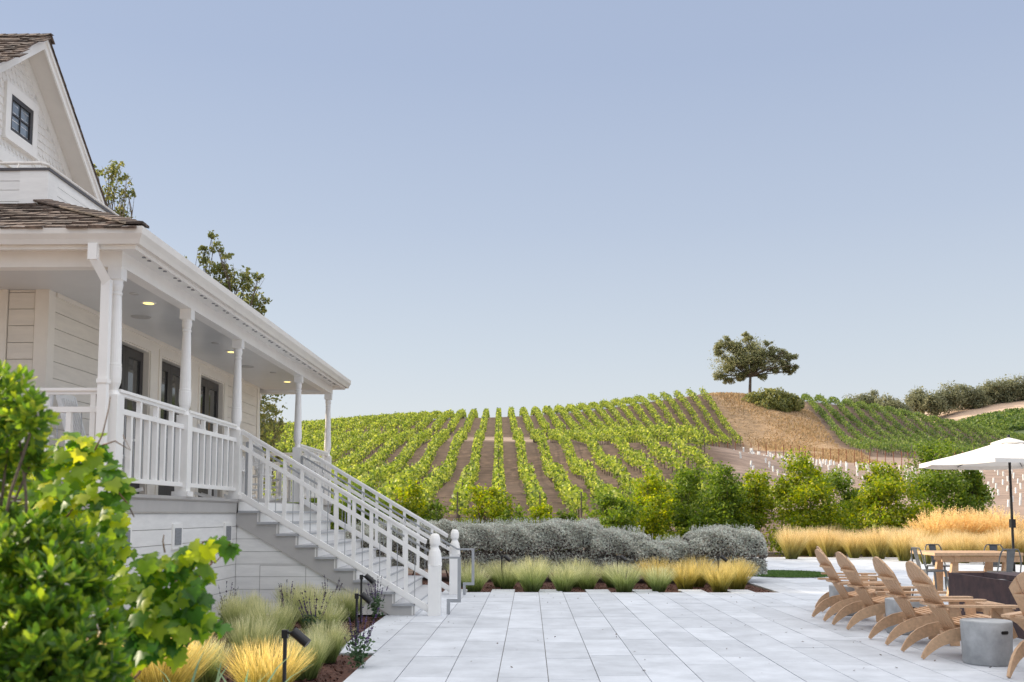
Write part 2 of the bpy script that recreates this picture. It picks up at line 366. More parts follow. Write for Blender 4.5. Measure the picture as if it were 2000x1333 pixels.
prof_ = [(1860, 832), (1920, 817), (1970, 808), (2040, 800), (2200, 790)]
for j in range(12):
    t_ = .01+j*.035; px_ = rng.uniform(1830, 2080, 900); py_ = np.interp(px_, [a_ for a_, _ in prof_], [b_ for _, b_ in prof_]); C = []
    for a_, b_ in zip(px_, py_):
        p = P(a_, b_, 360); C.append((p.x*(1-.25*t_)+R.uniform(-.5, .5), p.y-90*t_+R.uniform(-.7, .7), p.z-26*t_**1.1+R.uniform(0, 1.7)))
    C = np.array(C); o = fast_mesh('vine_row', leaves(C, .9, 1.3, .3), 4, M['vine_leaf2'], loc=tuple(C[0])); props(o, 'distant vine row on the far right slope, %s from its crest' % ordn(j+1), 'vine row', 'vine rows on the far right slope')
# ------------------------------------------------------------------ vine rows
def vine_row(pts, dens, size, m, name, label, cat, group):
    """pts: list of (x,y) along the row; foliage mesh with a child trellis of posts and trunks"""
    pts = np.array(pts); seg = np.linalg.norm(np.diff(pts, axis=0), axis=1); Ltot = seg.sum()
    n = int(Ltot*dens); t = np.sort(rng.uniform(0, Ltot, n)); cum = np.r_[0, np.cumsum(seg)]
    x = np.interp(t, cum, pts[:, 0]); y = np.interp(t, cum, pts[:, 1]); z = H(x, y)
    ph = rng.uniform(0, 6); gap = .5+.5*np.sin(t*1.3*2+ph)*np.sin(t*.43+ph)
    wid = .48+.07*gap; u = rng.uniform(-1, 1, n); hh = rng.uniform(0, 1, n)**.8
    hgt = .48+(1.2+.12*gap)*hh; shoot = rng.uniform(0, 1, n) < .06
    hgt = np.where(shoot, hgt+rng.uniform(0, .35, n), hgt)
    ww = np.sign(u)*np.abs(u)**.6*wid*(1-.35*hh)
    C = np.stack([x+ww, y+rng.normal(0, .1, n), z+hgt], -1)
    base = (float(pts[0][0]), float(pts[0][1]), float(H(*pts[0])[0]))
    o = fast_mesh(name, leaves(C, size, 1.25, .25), 4, m, loc=base); props(o, label, cat, group)
    mb = MB(); q = 0.0; k = 0
    step = 1.9
    while q < Ltot:
        px_ = float(np.interp(q, cum, pts[:, 0])); py_ = float(np.interp(q, cum, pts[:, 1])); z_ = float(H(px_, py_)[0])
        mb.box(px_-.035, px_+.035, py_-.035, py_+.035, z_-.1, z_+(1.9 if k % 4 == 0 else .8)); q += step; k += 1
    for i_ in range(len(pts)-1):
        a_, b_ = pts[i_], pts[i_+1]; mb.beam((a_[0], a_[1], float(H(*a_)[0])+.76), (b_[0], b_[1], float(H(*b_)[0])+.76), .05, .05)
    mb.build('trellis', M['wire'], o); return o
lower = list(range(-26, 12))
for i, k in enumerate(lower):
    y0 = 58 if k < 8 else 81+(k-7)*12.0; y1 = 138.5 - max(0, k-4)*.6
    pts = [(k*2.4-.0314*y, y) for y in np.arange(y0, y1, 4)]
    vine_row(pts, 60, .25, M['vine_leaf'], 'vine_row', 'leafy green vine row on the lower slope, %s from the left' % ordn(i+1), 'vine row', 'vine rows on the lower slope')
upper = list(range(-27, 18))
for i, k in enumerate(upper):
    y0 = 146.5; y1 = 214
    if k > 10: y0 = 150+(k-10)*2.6
    if k > 11: y1 = 214-(k-11)*2.2
    pts = [(k*2.4-.0314*y, y) for y in np.arange(y0, y1, 4)]
    vine_row(pts, 42, .29, M['vine_leaf'], 'vine_row', 'leafy vine row running up to the crest of the hill, %s from the left' % ordn(i+1), 'vine row', 'vine rows on the upper slope')
for i in range(25):
    x0 = .337*150+3.0*i
    pts = [(x0+.15*(y-150), y) for y in np.arange(147, 230, 4)]
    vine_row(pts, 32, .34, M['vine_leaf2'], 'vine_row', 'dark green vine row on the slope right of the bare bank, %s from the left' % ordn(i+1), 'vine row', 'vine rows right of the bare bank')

# rough dry grass on the bare bank
gx = rng.uniform(18, 75, 90000); gy = rng.uniform(118, 240, 90000); kx_ = (gx+.0314*gy)/2.4; e_ = .337*150+.15*(gy-150)-1.2
ok = (((kx_ > 18.2+rng.normal(0, .4, 90000)) & (gx < e_) & (gy > 128)) | (gy > 232)) & (gx < e_+30); gx = gx[ok]; gy = gy[ok]
gz = np.concatenate([H(gx[i:i+4000], gy[i:i+4000]) for i in range(0, len(gx), 4000)]); n_ = len(gx); hh_ = rng.uniform(.18, .6, n_)*(.6+.5*np.sin(gx*.35)*np.sin(gy*.2)); wv_ = rng.uniform(.06, .16, n_)
aa = rng.uniform(0, PI, n_); dx_, dy_ = np.cos(aa)*wv_, np.sin(aa)*wv_*.4; lx = rng.normal(0, .12, n_)
Vg = np.stack([np.stack([gx-dx_, gy-dy_, gz-.05], -1), np.stack([gx+dx_, gy+dy_, gz-.05], -1), np.stack([gx+dx_*.2+lx, gy+dy_*.2, gz+hh_], -1), np.stack([gx-dx_*.4+lx, gy-dy_*.4, gz+hh_*.85], -1)], 1).reshape(-1, 3)
o = fast_mesh('dry_hill_grass', Vg, 4, leafmat('dry_hill_blade', [(.26, .17, .09), (.42, .29, .16), (.55, .40, .23), (.20, .16, .08)], .3)); props(o, 'rough golden-brown dry grass covering the bare bank under the oak', 'grass', kind='stuff')
# ------------------------------------------------------------------ young planting: grow tubes and stakes
tube_me = None; nt_ = 0; ns_ = 0
cands = []
for r_ in range(0, 34):
    for q in np.arange(66, 119, 1.9):
        x = 13.5+r_*2.3+.02*q; y = q
        if y > 122-.02*x: continue
        if (x+.0314*y)/2.4 < 8.3+max(0, (y-81)/12.0): continue
        a, b = PX(x, y, float(H(x, y)[0])+.3)
        if a > 2010 or a < 1370: continue
        if b > 958 and a < 1890: continue
        
        if R.random() < .28: continue
        cands.append((x+R.uniform(-.15, .15), y+R.uniform(-.2, .2), a, b))
cands.sort(key=lambda c: c[1]); cands = cands[::max(1, math.ceil(len(cands)/298))] if len(cands) > 596 else (cands if len(cands) < 299 else [c for i, c in enumerate(cands) if i % 2 == 0 or c[1] < 90][:298])
stake_me = None
for i, (x, y, a, b) in enumerate(cands):
    z = float(H(x, y)[0])
    if tube_me is None:
        g = MB(); g.lathe((0, 0, 0), [(.085, 0), (.085, .62), (.07, .62), (.07, .55)], 8)
        o = g.build('grow_tube', M['tube'], loc=(0, 0, 0)); tube_me = o
    else:
        o = tube_me.copy(); col.objects.link(o)
    o.location = (x, y, z-R.uniform(.02, .16)); o.rotation_euler = (R.uniform(-.1, .1), R.uniform(-.1, .1), 0)
    props(o, 'white plastic grow tube around a young vine on the brown slope', 'grow tube', 'white grow tubes around young vines')
for x in np.arange(21, 58, .95):
    y = 119.5+.03*x+R.uniform(-.4, .4); z = float(H(x, y)[0])
    if stake_me is None:
        o = MB().box(-.035, .035, -.035, .035, -.1, 1.9).build('vineyard_stake', M['stake'], loc=(0, 0, 0)); stake_me = o
    else: o = stake_me.copy(); col.objects.link(o)
    o.location = (x, y, z); o.rotation_euler = (R.uniform(-.04, .04), R.uniform(-.06, .06), 0)
    props(o, 'thin rusty stake standing above the grow tubes at the foot of the bank', 'stake', 'rusty stakes above the young vines')

# ------------------------------------------------------------------ trees
def limb(a, b, r0, r1, bend=.1, n=6):
    a = Vector(a); b = Vector(b); L = (b-a).length; off = Vector((R.uniform(-1, 1), R.uniform(-1, 1), R.uniform(-.3, 1)))*L*bend
    pts = []; rad = []
    for i in range(n):
        t = i/(n-1); pts.append(a.lerp(b, t)+off*math.sin(PI*t)+Vector((R.uniform(-1, 1), R.uniform(-1, 1), 0))*L*.015); rad.append(r0+(r1-r0)*t)
    return pts, rad
def tree(base, clumps, lm, label, cat, group, tr=.1, nleaf=220, size=.12, name='tree', shell=.4, split=None, lump=.3, aspect=1.6, stems=1):
    """clumps: [(centre, (rx,ry,rz))]; trunk + one limb per clump + crown"""
    root = thing(name, base, label, cat, group); b = Vector(base)
    top = max(c[0][2] for c in clumps); cx = sum(c[0][0] for c in clumps)/len(clumps); cy = sum(c[0][1] for c in clumps)/len(clumps)
    sp = split if split is not None else .35
    fork = Vector((b.x+(cx-b.x)*.3, b.y+(cy-b.y)*.3, b.z+(top-b.z)*sp))
    mb = MB()
    if stems == 1:
        p, r = limb(b-Vector((0, 0, .1)), fork, tr, tr*.7, .03); mb.tube(p, r, 8)
    for c, rr in clumps:
        st = fork if stems == 1 else b+Vector((R.uniform(-.1, .1), R.uniform(-.1, .1), 0))
        p, r = limb(st, c, tr*(.55 if stems == 1 else .4), tr*.12, .12); mb.tube(p, r, 6)
        for _ in range(3):
            e = Vector(c)+Vector((R.uniform(-.8, .8)*rr[0], R.uniform(-.8, .8)*rr[1], R.uniform(-.4, .8)*rr[2]))
            p2, r2 = limb(p[3], e, tr*.2, tr*.05, .1, 5); mb.tube(p2, r2, 5)
    mb.build('trunk', M['bark'], root, smooth=True)
    A = []
    for c, rr in clumps:
        n = max(40, int(nleaf*rr[0]*rr[2]/(size*size)))
        if name == 'oak_tree' and rr[0] > 4 and size < .5: n = int(n*.16)
        # sub-clumps give the crown an uneven outline
        k = max(4, int(6+n/(60 if rr[0] > 4 else 120))); dd = unit(rng.normal(size=(k, 3)))
        cc = np.array(c)+dd*np.array(rr)*rng.uniform(.3, .85, (k, 1))
        for q in cc:
            pt, d = blob(q, np.array(rr)*rng.uniform(.32, .62), max(8, n//k), .2, lump)
            A.append(leaves(pt, size, aspect, .3, out=d*.4))
    fast_mesh('crown', np.concatenate(A), 4, lm, root)
    return root
# mid-ground row of young trees: (px centre, top py, half width px, Y, material key)
TR = [(600, 930, 60, 38, 0), (700, 925, 60, 38, 0), (792, 932, 62, 38, 1), (850, 968, 40, 37, 0), (945, 935, 55, 38, 1), (1012, 978, 30, 37, 0), (1062, 966, 42, 38, 1), (1112, 978, 32, 37, 0),
      (1195, 945, 52, 38, 0), (1262, 912, 62, 40, 1), (1330, 902, 58, 42, 0), (1405, 898, 62, 40, 0), (1462, 905, 45, 41, 1), (1565, 892, 66, 40, 1),
      (1640, 915, 48, 43, 0), (1735, 912, 68, 39, 1), (1830, 884, 72, 43, 0), (1895, 915, 42, 43, 0)]
for i, (px, ty, hw, Y, k) in enumerate(TR):
    s = F/Y; top = P(px, ty+(12 if px < 1500 else -2 if px < 1700 else -12), Y); r = hw*1.55/s; hgt = top.z; cl = []
    base = (top.x, Y, -.15)
    nz = 4 if hgt > 2.2 else 3
    for j in range(nz):
        zz = .35+(hgt-.7)*j/(nz-1)*.92
        w_ = r*(1.0-.38*(j/(nz-1))**1.5)
        for _ in range(5 if j < nz-1 else 3):
            cl.append(((top.x+R.uniform(-.55, .55)*w_*(1 if j < nz-1 else .75), Y+R.uniform(-.6, .6)*w_, min(zz+R.uniform(-.15, .2), hgt-.4)), (w_*.55, w_*.5, max(.42, hgt*.20))))
    kind = ['dense mid-green', 'bright yellow-green'][k]
    tree(base, cl, [M['tree_leaf2'], M['tree_leaf']][k], '%s young tree behind the terrace, %s tree from the left in its row' % (kind, ordn(i+1)), 'tree', 'young trees behind the terrace', .05, 17, .12, 'young_tree', stems=2)
# lone oak on the crest
def pc(px, py, r, Y, dy=0, fy=1.0):
    p = P(px, py, Y+dy); s = F/Y; return ((p.x, p.y, p.z), (r/s, r/s*fy, r/s*.75))
OAKY = 203
ob = P(1465, 775, OAKY)
oak = [pc(*a, OAKY) for a in ((1408,674,15),(1428,678,15),(1412,700,9),(1445,686,17),(1460,662,12),(1468,680,16),(1500,672,10),(1493,690,16),(1478,706,18),(1450,708,18),(1425,722,17),(1404,733,13),(1420,742,13),(1445,735,14),
       (1512,700,12),(1530,692,13),(1545,700,13),(1552,718,10),(1535,720,12),(1512,722,13),(1490,738,11),(1545,728,9),(1455,700,18),(1440,675,12),(1478,690,16),(1462,725,14),(1430,705,15),(1510,685,13),(1485,715,14),(1404,690,12),(1420,662,9),(1530,708,13),(1458,655,9),(1425,702,46),(1503,704,44),(1462,690,46))]
tree((ob.x, ob.y, ob.z-.3), oak, M['oak_leaf'], 'lone wide-spreading oak with an open grey-brown crown on the hill crest', 'tree', None, .36, 62, .32, 'oak_tree', split=.34, lump=.15)
# bush beside it
def bush(name, cl, lm, label, cat, group=None, size=.4, dens=60, base=None, twig=None):
    b = base or (cl[0][0][0], cl[0][0][1], cl[0][0][2]-cl[0][1][2])
    A = []
    for c, rr in cl:
        n = int(dens*(rr[0]*rr[2]+rr[0]*rr[1])/(size*size)*.25)+20
        pt, d = blob(c, rr, n, .75, .14); A.append(leaves(pt, size, 1.5, .3, out=d))
        pt, d = blob(c, np.array(rr)*.8, n//3, .6, .1); A.append(leaves(pt, size*1.4, 1.3, .3, out=d))
    o = fast_mesh(name, np.concatenate(A), 4, lm, loc=b); return props(o, label, cat, group)
bush('round_bush', [pc(1474, 784, 24, 196), pc(1506, 782, 33, 196), pc(1538, 787, 26, 196), pc(1500, 796, 26, 194), pc(1525, 797, 24, 194)], M['oak_leaf2'], 'wide dark olive bush beside the lone oak', 'bush', size=.45, dens=90)
bush('round_bush', [pc(1552, 800, 13, 198), pc(1560, 790, 12, 200)], M['oak_leaf2'], 'small olive bush at the right end of the wide bush', 'bush', size=.45, dens=90)
# far oaks along the tan hill
FT = [(1672,786,20,440),(1700,780,22,440),(1735,790,25,430),(1755,800,22,425),(1795,775,24,450),(1822,785,22,445),(1850,772,25,450),(1878,768,22,455),(1905,772,22,455),(1935,760,23,460),(1965,758,24,460),(1995,754,24,460),(2030,750,24,460)]
for i, (px, py, r, Y) in enumerate(FT):
    c = [pc(px, py, r*1.1, Y, 0), pc(px-r*.6, py+r*.45, r*.85, Y), pc(px+r*.6, py+r*.45, r*.85, Y), pc(px, py+r*.8, r*.9, Y)]
    b = P(px, py+r*1.1, Y)
    tree((b.x, b.y, b.z), c, M['far_leaf'], 'dusty green far-off oak on the ridge of the tan hill, %s from the left' % ordn(i+1), 'tree', 'oaks on the far ridge', .4, 45, .85, 'oak_tree', split=.3)
# trees behind the house
def airy(base, cl, label, nl=26, size=.13, mt='oak_leaf2'):
    return tree(base, [(c, tuple(x*1.35 for x in q)) for c, q in cl], M[mt], label, 'tree', None, .08, nl*.7, size*.85, 'oak_tree', split=.5, lump=.12)
airy((P(215, 400, 31).x, 31, -.15), [pc(*a, 31) for a in ((185,330,16),(225,325,14),(215,345,20),(245,350,14),(205,375,20),(235,385,22),(255,378,10),(240,415,22),(205,420,20),(225,450,25),(180,440,22),(200,520,60),(150,480,60),(230,600,60),(160,620,60))]+[((-12.6+R.uniform(-.5, .5), 24.5+q*1.75, z_), (1.5, 1.5, 1.3)) for q in range(8) for z_ in (4.6, 7.0)], 'leafy oak showing beside the gable rake behind the house', 22)  # second list: unseen crown clumps added behind the house to shade the terrace
airy((P(450, 600, 30).x, 30, -.15), [pc(*a, 30) for a in ((412,465,13),(400,490,14),(425,485,14),(395,510,12),(438,500,12),(420,525,22),(450,530,18),(470,550,24),(505,540,13),(445,560,26),(490,575,22),(515,590,13),(480,600,24),(505,610,15),(430,590,28),(365,510,10),(350,530,16),(400,640,50),(440,700,60),(500,690,40),(380,740,60),(470,780,60))]+[((x_, y_, z_), (r_q, r_q, r_q*.8)) for x_, y_, z_, r_q in ((-8.8,24.6,5.0,1.3),(-9.2,26.2,6.2,1.4),(-8.6,26.4,3.8,1.3),(-8.5,28.2,5.2,1.4),(-8.8,28.6,3.4,1.3),(-9.2,23.6,3.4,1.2),(-8.9,25.0,2.4,1.2),(-9.8,30.0,6.6,1.3),(-11.2,31.5,5.0,1.4),(-11.8,33.0,5.0,1.4))], 'leafy oak rising above the porch gutter')  # later clumps are unseen foliage, added to keep sun off the paving
airy((P(528, 850, 34).x, 34, -.15), [pc(*a, 34) for a in ((525,795,10),(540,805,11),(515,815,12),(550,825,10),(530,830,15),(512,845,12),(545,845,8),(520,865,14),(540,885,14))], 'small leafy tree seen through the far end of the porch', 24, .12)

# ------------------------------------------------------------------ terrace paving
W = .4435; LN = 1.27
mb = MB(); xcol0 = -1.172-2*W
def slabclip(i):                       # (ymin, ymax) of paving in column i
    x0 = xcol0+i*W
    ymin = 10.48 if i == 0 else -1.0
    if i == 0: ymax = 18.6
    elif x0 < 4.35: ymax = 18.55 if i % 2 == 0 else 19.25
    else: ymax = 33.5 if x0 < 13.5 else 15
    return ymin, ymax
NC = 40
for i in range(NC):
    ymin, ymax = slabclip(i); x0 = xcol0+i*W; off = R.uniform(0, LN) if i != 5 else .3; y = -1-off
    while y < ymax:
        a = max(y, ymin); b = min(y+LN, ymax)
        if b-a > .05:
            t = R.uniform(-.0012, .0012); mb.box(x0+.004, x0+W-.004, a+.003, b-.003, -.04, t)
        y += LN
o = mb.build('terrace_paving', M['slab'], bevel=0); props(o, 'pale grey-white stone slab terrace laid in long columns', kind='structure')
mb = MB()
for i in range(NC):
    ymin, ymax = slabclip(i); x0 = xcol0+i*W; mb.box(x0, x0+W, max(ymin, -1.5), ymax, -.14, -.012)
o = mb.build('paving_joints', M['joint']); props(o, 'sandy joints under the slabs', kind='structure')
o = MB().box(-4.2, -1.55, -1, 14.4, -.17, -.03).box(-6, 4.7, 17.5, 25.0, -.165, -.035).build('mulch_bed', M['mulch']); props(o, 'dark red-brown bark mulch bed', kind='structure')
# loose bark chips on the mulch
pts = np.stack([rng.uniform(-4.0, -1.7, 9000), rng.uniform(6, 14.2, 9000), rng.uniform(-.028, -.005, 9000)], -1)
pts2 = np.stack([rng.uniform(-2.5, 4.5, 5000), rng.uniform(18.5, 21, 5000), rng.uniform(-.03, -.005, 5000)], -1)
o = fast_mesh('bark_chips', leaves(np.concatenate([pts, pts2]), .035, 1.8, 1.0), 4, M['mulch']); props(o, 'loose bark chips scattered over the mulch beds', 'mulch', kind='stuff')
# a few fallen leaves on the slabs
lf_ = np.stack([rng.uniform(-1.5, 8, 170), rng.uniform(8.6, 20, 170), np.full(170, .008)], -1); lf_ = lf_[(lf_[:, 1] < 18.3)]
o = fast_mesh('fallen_leaves', leaves(lf_, .03, 1.7, 1.6), 4, M['bark']); props(o, 'small dry brown leaves scattered on the slabs', 'leaves', kind='stuff')
# lawn patch
ta = np.stack([rng.uniform(5.0, 7.1, 16000), rng.uniform(22.6, 25.2, 16000), np.full(16000, .035)], -1)
ta = ta[((ta[:, 0]-6.05)/1.05)**2+((ta[:, 1]-23.9)/1.25)**2 < 1]
o = fast_mesh('turf_patch', leaves(ta, .05, 2.2, .2), 4, M['turf']); props(o, 'small rounded patch of green turf beside the paving', 'grass', kind='stuff')
MB().lathe((6.05, 23.9, 0), [(1.05, .004), (1.0, .02)], 28).build('turf_base', M['turf'])['kind'] = 'structure'

# ------------------------------------------------------------------ feather grass
def grass_mesh(name, n, h, spread, mt, wid=.004, seedhead=0, droop=.25, flat=.0):
    A = []; seg = 4
    ang = rng.uniform(0, 2*PI, n); rb = np.sqrt(rng.uniform(0, 1, n))*.11; sp = rng.uniform(0, 1, n)**.6*spread
    hh = h*(rng.uniform(.80, 1.0, n)-(sp/spread)**2*.2)
    ca_, sa = np.cos(ang), np.sin(ang); tw = rng.uniform(0, PI, n)
    wx, wy = np.cos(tw), np.sin(tw); cur = []
    for k in range(seg+1):
        t = k/seg; r = rb+sp*t**1.25; z = hh*(t-droop*t**3*sp/spread); wv = wid*(1-.8*t)
        cx = ca_*r+.02*np.sin(t*5+ang*3); cy = sa*r+.02*np.cos(t*4+ang*5)
        cur.append((np.stack([cx-wx*wv, cy-wy*wv, z], -1), np.stack([cx+wx*wv, cy+wy*wv, z], -1)))
    V = np.stack([np.stack([cur[k][0], cur[k][1], cur[k+1][1], cur[k+1][0]], 1) for k in range(seg)], 1).reshape(-1, 3)
    if seedhead:
        tip = (cur[-1][0]+cur[-1][1])/2; pr = (cur[-2][0]+cur[-2][1])/2
        sel = rng.uniform(0, 1, n) < seedhead; tip = tip[sel]; pr = pr[sel]
        C = np.concatenate([pr+(tip-pr)*q+rng.normal(0, .008, tip.shape) for q in np.linspace(.0, 1.15, 18)])
        V = np.concatenate([V, leaves(C, .05, 3.0, .9)])
    o = fast_mesh(name, V, 4, mt); me_ = o.data; bpy.data.objects.remove(o); ROOT.clear if 0 else None
    return me_
FG = [grass_mesh('feather_grass', 560, .54, .33, M['blade'], .0042, 0, .04) for _ in range(3)]
FN = [grass_mesh('feather_grass', 900, .55, .25, M['blade'], .0030, 0, .04) for _ in range(3)]
FGG = [grass_mesh('feather_grass', 560, .54, .33, M['blade_gold'], .0042, 0, .04) for _ in range(2)]
FNG = [grass_mesh('feather_grass', 1000, .56, .33, M['blade_gold'], .0030, 0, .06) for _ in range(2)]
DG = [grass_mesh('dry_grass', 900, .98, .42, M['blade_dry'], .004, 0, .08) for _ in range(3)]
RG = [grass_mesh('reed_grass', 260, 1.5, .7, M['blade_reed'], .005, 1.0, .22) for _ in range(2)]
def place(meshes, x, y, s, sz, name, label, cat, group, z=-.02):
    o = bpy.data.objects.new(name, R.choice(meshes)); col.objects.link(o); o.location = (x, y, z); o.scale = (s, s, sz)
    o.rotation_euler = (R.uniform(-.06, .06), R.uniform(-.06, .06), R.uniform(0, 6)); return props(o, label, cat, group)
# left bed (px, py of foot, width px)
LB = [(395,1385,230),(545,1400,190),(310,1370,180),(470,1440,200),(640,1350,150),(500,1318,120),(610,1300,110),(640,1262,110),(588,1262,100),(660,1238,100),(540,1238,100),(620,1210,90),(575,1198,80),(510,1205,70),(640,1180,60),(560,1165,50),(610,1232,90),(470,1270,80),(690,1290,60),(655,1330,110),(480,1185,60),(665,1190,80)]
LB2 = [(-2.75,7.35,1.2,1),(-2.05,7.85,1.0,1),(-3.4,7.7,1.1,1),(-2.75,8.45,.85,0),(-2.0,8.95,.85,0),(-3.45,9.0,.9,0),(-2.65,9.5,.95,0),(-2.02,9.95,.85,0),(-3.4,10.2,.85,0),(-2.75,10.7,1.0,0),(-2.42,11.7,.95,0),(-3.3,11.5,1.05,0),(-2.75,12.7,1.1,0),(-3.6,12.7,.9,0),(-3.2,13.7,1.05,0),(-2.5,13.75,.85,0)]
LB2.sort(key=lambda a: PX(a[0], a[1], 0)[0])
for k, (x, y, s, gd) in enumerate(LB2):
    place(FNG if gd else FN, x, y, s, s*R.uniform(.92, 1.1), 'grass_tuft', '%s feather grass tuft in the bed beside the stairs, %s from the left' % ('golden sunlit' if gd else 'pale straw-tipped', ordn(k+1)), 'grass tuft', 'feather grass tufts beside the stairs')
BB = []
x = -1.05
while x < 4.3:
    ci = int((x-xcol0)/W); f_ = (18.55 if ci % 2 == 0 else 19.25)+.24
    BB.append((x, f_+R.uniform(0, .12), R.uniform(.92, 1.15), 1 if x > 2.6 and R.random() < .6 else 0)); x += R.uniform(.44, .66)
x = -1.3
while x < 4.5:
    BB.append((x, 20.15+R.uniform(-.1, .2), R.uniform(1.0, 1.25), 1 if R.random() < (.35 if x < 2 else .8) else 0)); x += R.uniform(.62, .85)
BB.sort(key=lambda a: PX(a[0], a[1], 0)[0])
for k, (x, y, s, gd) in enumerate(BB):
    place(FGG if gd else FG, x, y, s, s*R.uniform(.92, 1.1), 'grass_tuft', '%s feather grass tuft at the back edge of the terrace, %s from the left' % ('golden' if gd else 'pale green', ordn(k+1)), 'grass tuft', 'feather grass tufts at the back of the terrace')
DB = [(px, py) for px, py in ((1555,1094),(1575,1086),(1600,1088),(1628,1090),(1655,1086),(1680,1092),(1705,1088),(1730,1094),(1755,1090),(1780,1098),(1805,1094),(1825,1104),(1850,1100),(1640,1078),(1700,1078),(1750,1080),(1800,1084),(1610,1080),(1875,1098),(1900,1102),(1930,1098),(1985,1112),(2010,1118),(1960,1106))]
DB.sort()
for k, (px, py) in enumerate(DB):
    g_ = G(px, min(py, 1104)); s = R.uniform(.9, 1.2)
    if g_.x < 7.6: pass
    place(DG, g_.x, g_.y+.6, s*1.15, s, 'grass_clump', 'tall golden dry grass clump behind the paving, %s from the left' % ordn(k+1), 'grass clump', 'golden grass clumps behind the paving')
RB = [(1845,1092),(1880,1090),(1915,1092),(1950,1090),(1985,1092),(1865,1080),(1900,1080),(1935,1080),(1970,1082),(2010,1084)]
RB.sort()
for k, (px, py) in enumerate(RB):
    g_ = G(px, py); s = R.uniform(1.05, 1.35)
    place(RG, g_.x, g_.y+1.0, s, s, 'grass_clump', 'orange-gold feathery reed grass behind the dining table, %s from the left' % ordn(k+1), 'grass clump', 'reed grass clumps behind the table')

# ------------------------------------------------------------------ silver hedge
def hedge(px0, px1, pyt, Y, label, lumps=3):
    s = F/Y; x0 = P(px0, pyt, Y).x; x1 = P(px1, pyt, Y).x; hz = P((px0+px1)/2, pyt+9, Y).z; L = x1-x0; ph = R.uniform(0, 6)
    def body(n, k):
        u = rng.uniform(0, 1, n); x = x0-.12+(L+.24)*u; e = np.minimum(1, np.sqrt(np.clip(np.minimum(u, 1-u)/.12, 0, 1))*.16+.84)
        h = hz*e*(1+.03*np.sin(x*2.9+ph)+.03*np.sin(x*7.1+2*ph)); a_ = rng.uniform(-.55, PI+.55, n); cc, ss = np.cos(a_), np.sin(a_)
        q = k*rng.uniform(.88, 1.03, n)*(1+.05*np.sin(x*9+a_*5)); yy = -np.sign(cc)*np.abs(cc)**.55*.80*e*q; zz = h*(.5+.5*np.sign(ss)*np.abs(ss)**.6*q)
        C = np.stack([x, Y+yy, np.maximum(zz, .02)], -1); return C, unit(np.stack([np.zeros(n), -cc, ss], -1))
    C, d = body(int(17000*L), 1.0); A = [leaves(C, .042, 1.9, .3, out=d)]
    C, d = body(int(5000*L), .88); B = [leaves(C, .09, 1.3, .3, out=d)]
    for _ in range(int(150*L)):
        bx = R.uniform(x0, x1); yy = Y+R.uniform(-.65, .4); dx = R.uniform(-.3, .3); t = np.linspace(-.06, R.uniform(.06, .15), 8); bz = hz*(1-.35*max(0, (abs(yy-Y)/.8))**3)
        A.append(leaves(np.stack([bx+t*dx, np.full(8, yy)-t*.3, bz*.98+t], -1), .034, 2, .3))
    o = fast_mesh('silver_hedge', np.concatenate(A), 4, M['silver_leaf'], loc=((x0+x1)/2, Y, 0)); fast_mesh('twigs', np.concatenate(B), 4, M['twig'], o)  # inner layer is leaves darkened for the hedge's shaded interior
    for _ in range(max(3, int(4*L))):
        c = R.uniform(x0+.1, x1-.1); mb = MB(); p, r = limb((c, Y-.3, -.05), (c+R.uniform(-.4, .4), Y-.4, .7), .018, .006, .1); mb.tube(p, r, 5); mb.build('stem', M['bark'], o)
    return props(o, label, 'hedge', 'silver-leaved shrubs behind the feather grass')
hedge(690, 860, 1016, 23.0, 'silver-grey clipped shrub seen through the stair balusters')
hedge(855, 1010, 1014, 22.6, 'silver-grey clipped shrub just right of the stair newels')
hedge(1000, 1170, 1012, 22.4, 'tallest silver-grey shrub in the middle of the hedge')
hedge(1160, 1255, 1028, 22.2, 'silver-grey shrub stepping down right of the middle', 2)
hedge(1245, 1372, 1046, 22.0, 'low brownish-grey shrub in the dip of the hedge', 3)
hedge(1350, 1472, 1026, 21.8, 'round silver-grey shrub at the right end of the hedge', 2)

# ------------------------------------------------------------------ salvia and strap leaves
def salvia(px, py, label, n=16, s=1.0):
    g_ = G(px, py); root = thing('salvia_plant', (g_.x, g_.y, -.02), label, 'flower', 'purple salvia plants in the beds'); A = []; B = []
    for _ in range(n):
        a = R.uniform(0, 2*PI); L = R.uniform(.3, .6)*s; le = R.uniform(.1, .55); st = Vector((g_.x, g_.y, 0)); d = Vector((math.cos(a)*le, math.sin(a)*le, 1)).normalized()
        t = np.linspace(.1, 1, 26)[:, None]*L; C = np.array(st)+t*np.array(d); A.append(leaves(C[:14]+rng.normal(0, .03, (14, 3)), .05, 2, .4)); B.append(leaves(C[13:], .028, 1.6, .3))
        A.append(leaves(np.array(st)+np.linspace(.0, 1, 40)[:, None]*L*np.array(d), .014, 3, 0))
    fast_mesh('leaves', np.concatenate(A), 4, M['salvia_leaf'], root); [fast_mesh('flower_spike', b_, 4, M['salvia_flower'], root) for b_ in B]
for px, py, l in ((440,1222,'purple salvia by the wall left of the grass'),(505,1195,'purple salvia against the white siding'),(735,1208,'purple salvia at the foot of the stair stringer'),
                  (560,1225,'purple salvia between the middle grass tufts'),(700,1305,'low purple salvia at the edge of the paving'),(612,1250,'purple salvia among the grass tufts near the spotlight'),(640,1205,'purple salvia behind the twin spotlights'),(520,1180,'tall thin purple salvia under the access panel')):
    salvia(px, py, l)
root = thing('iris_plant', (-1.75, 5.6, -.02), 'grey-green strap-leaved plant at the bottom beside the grapevine', 'plant'); A = []
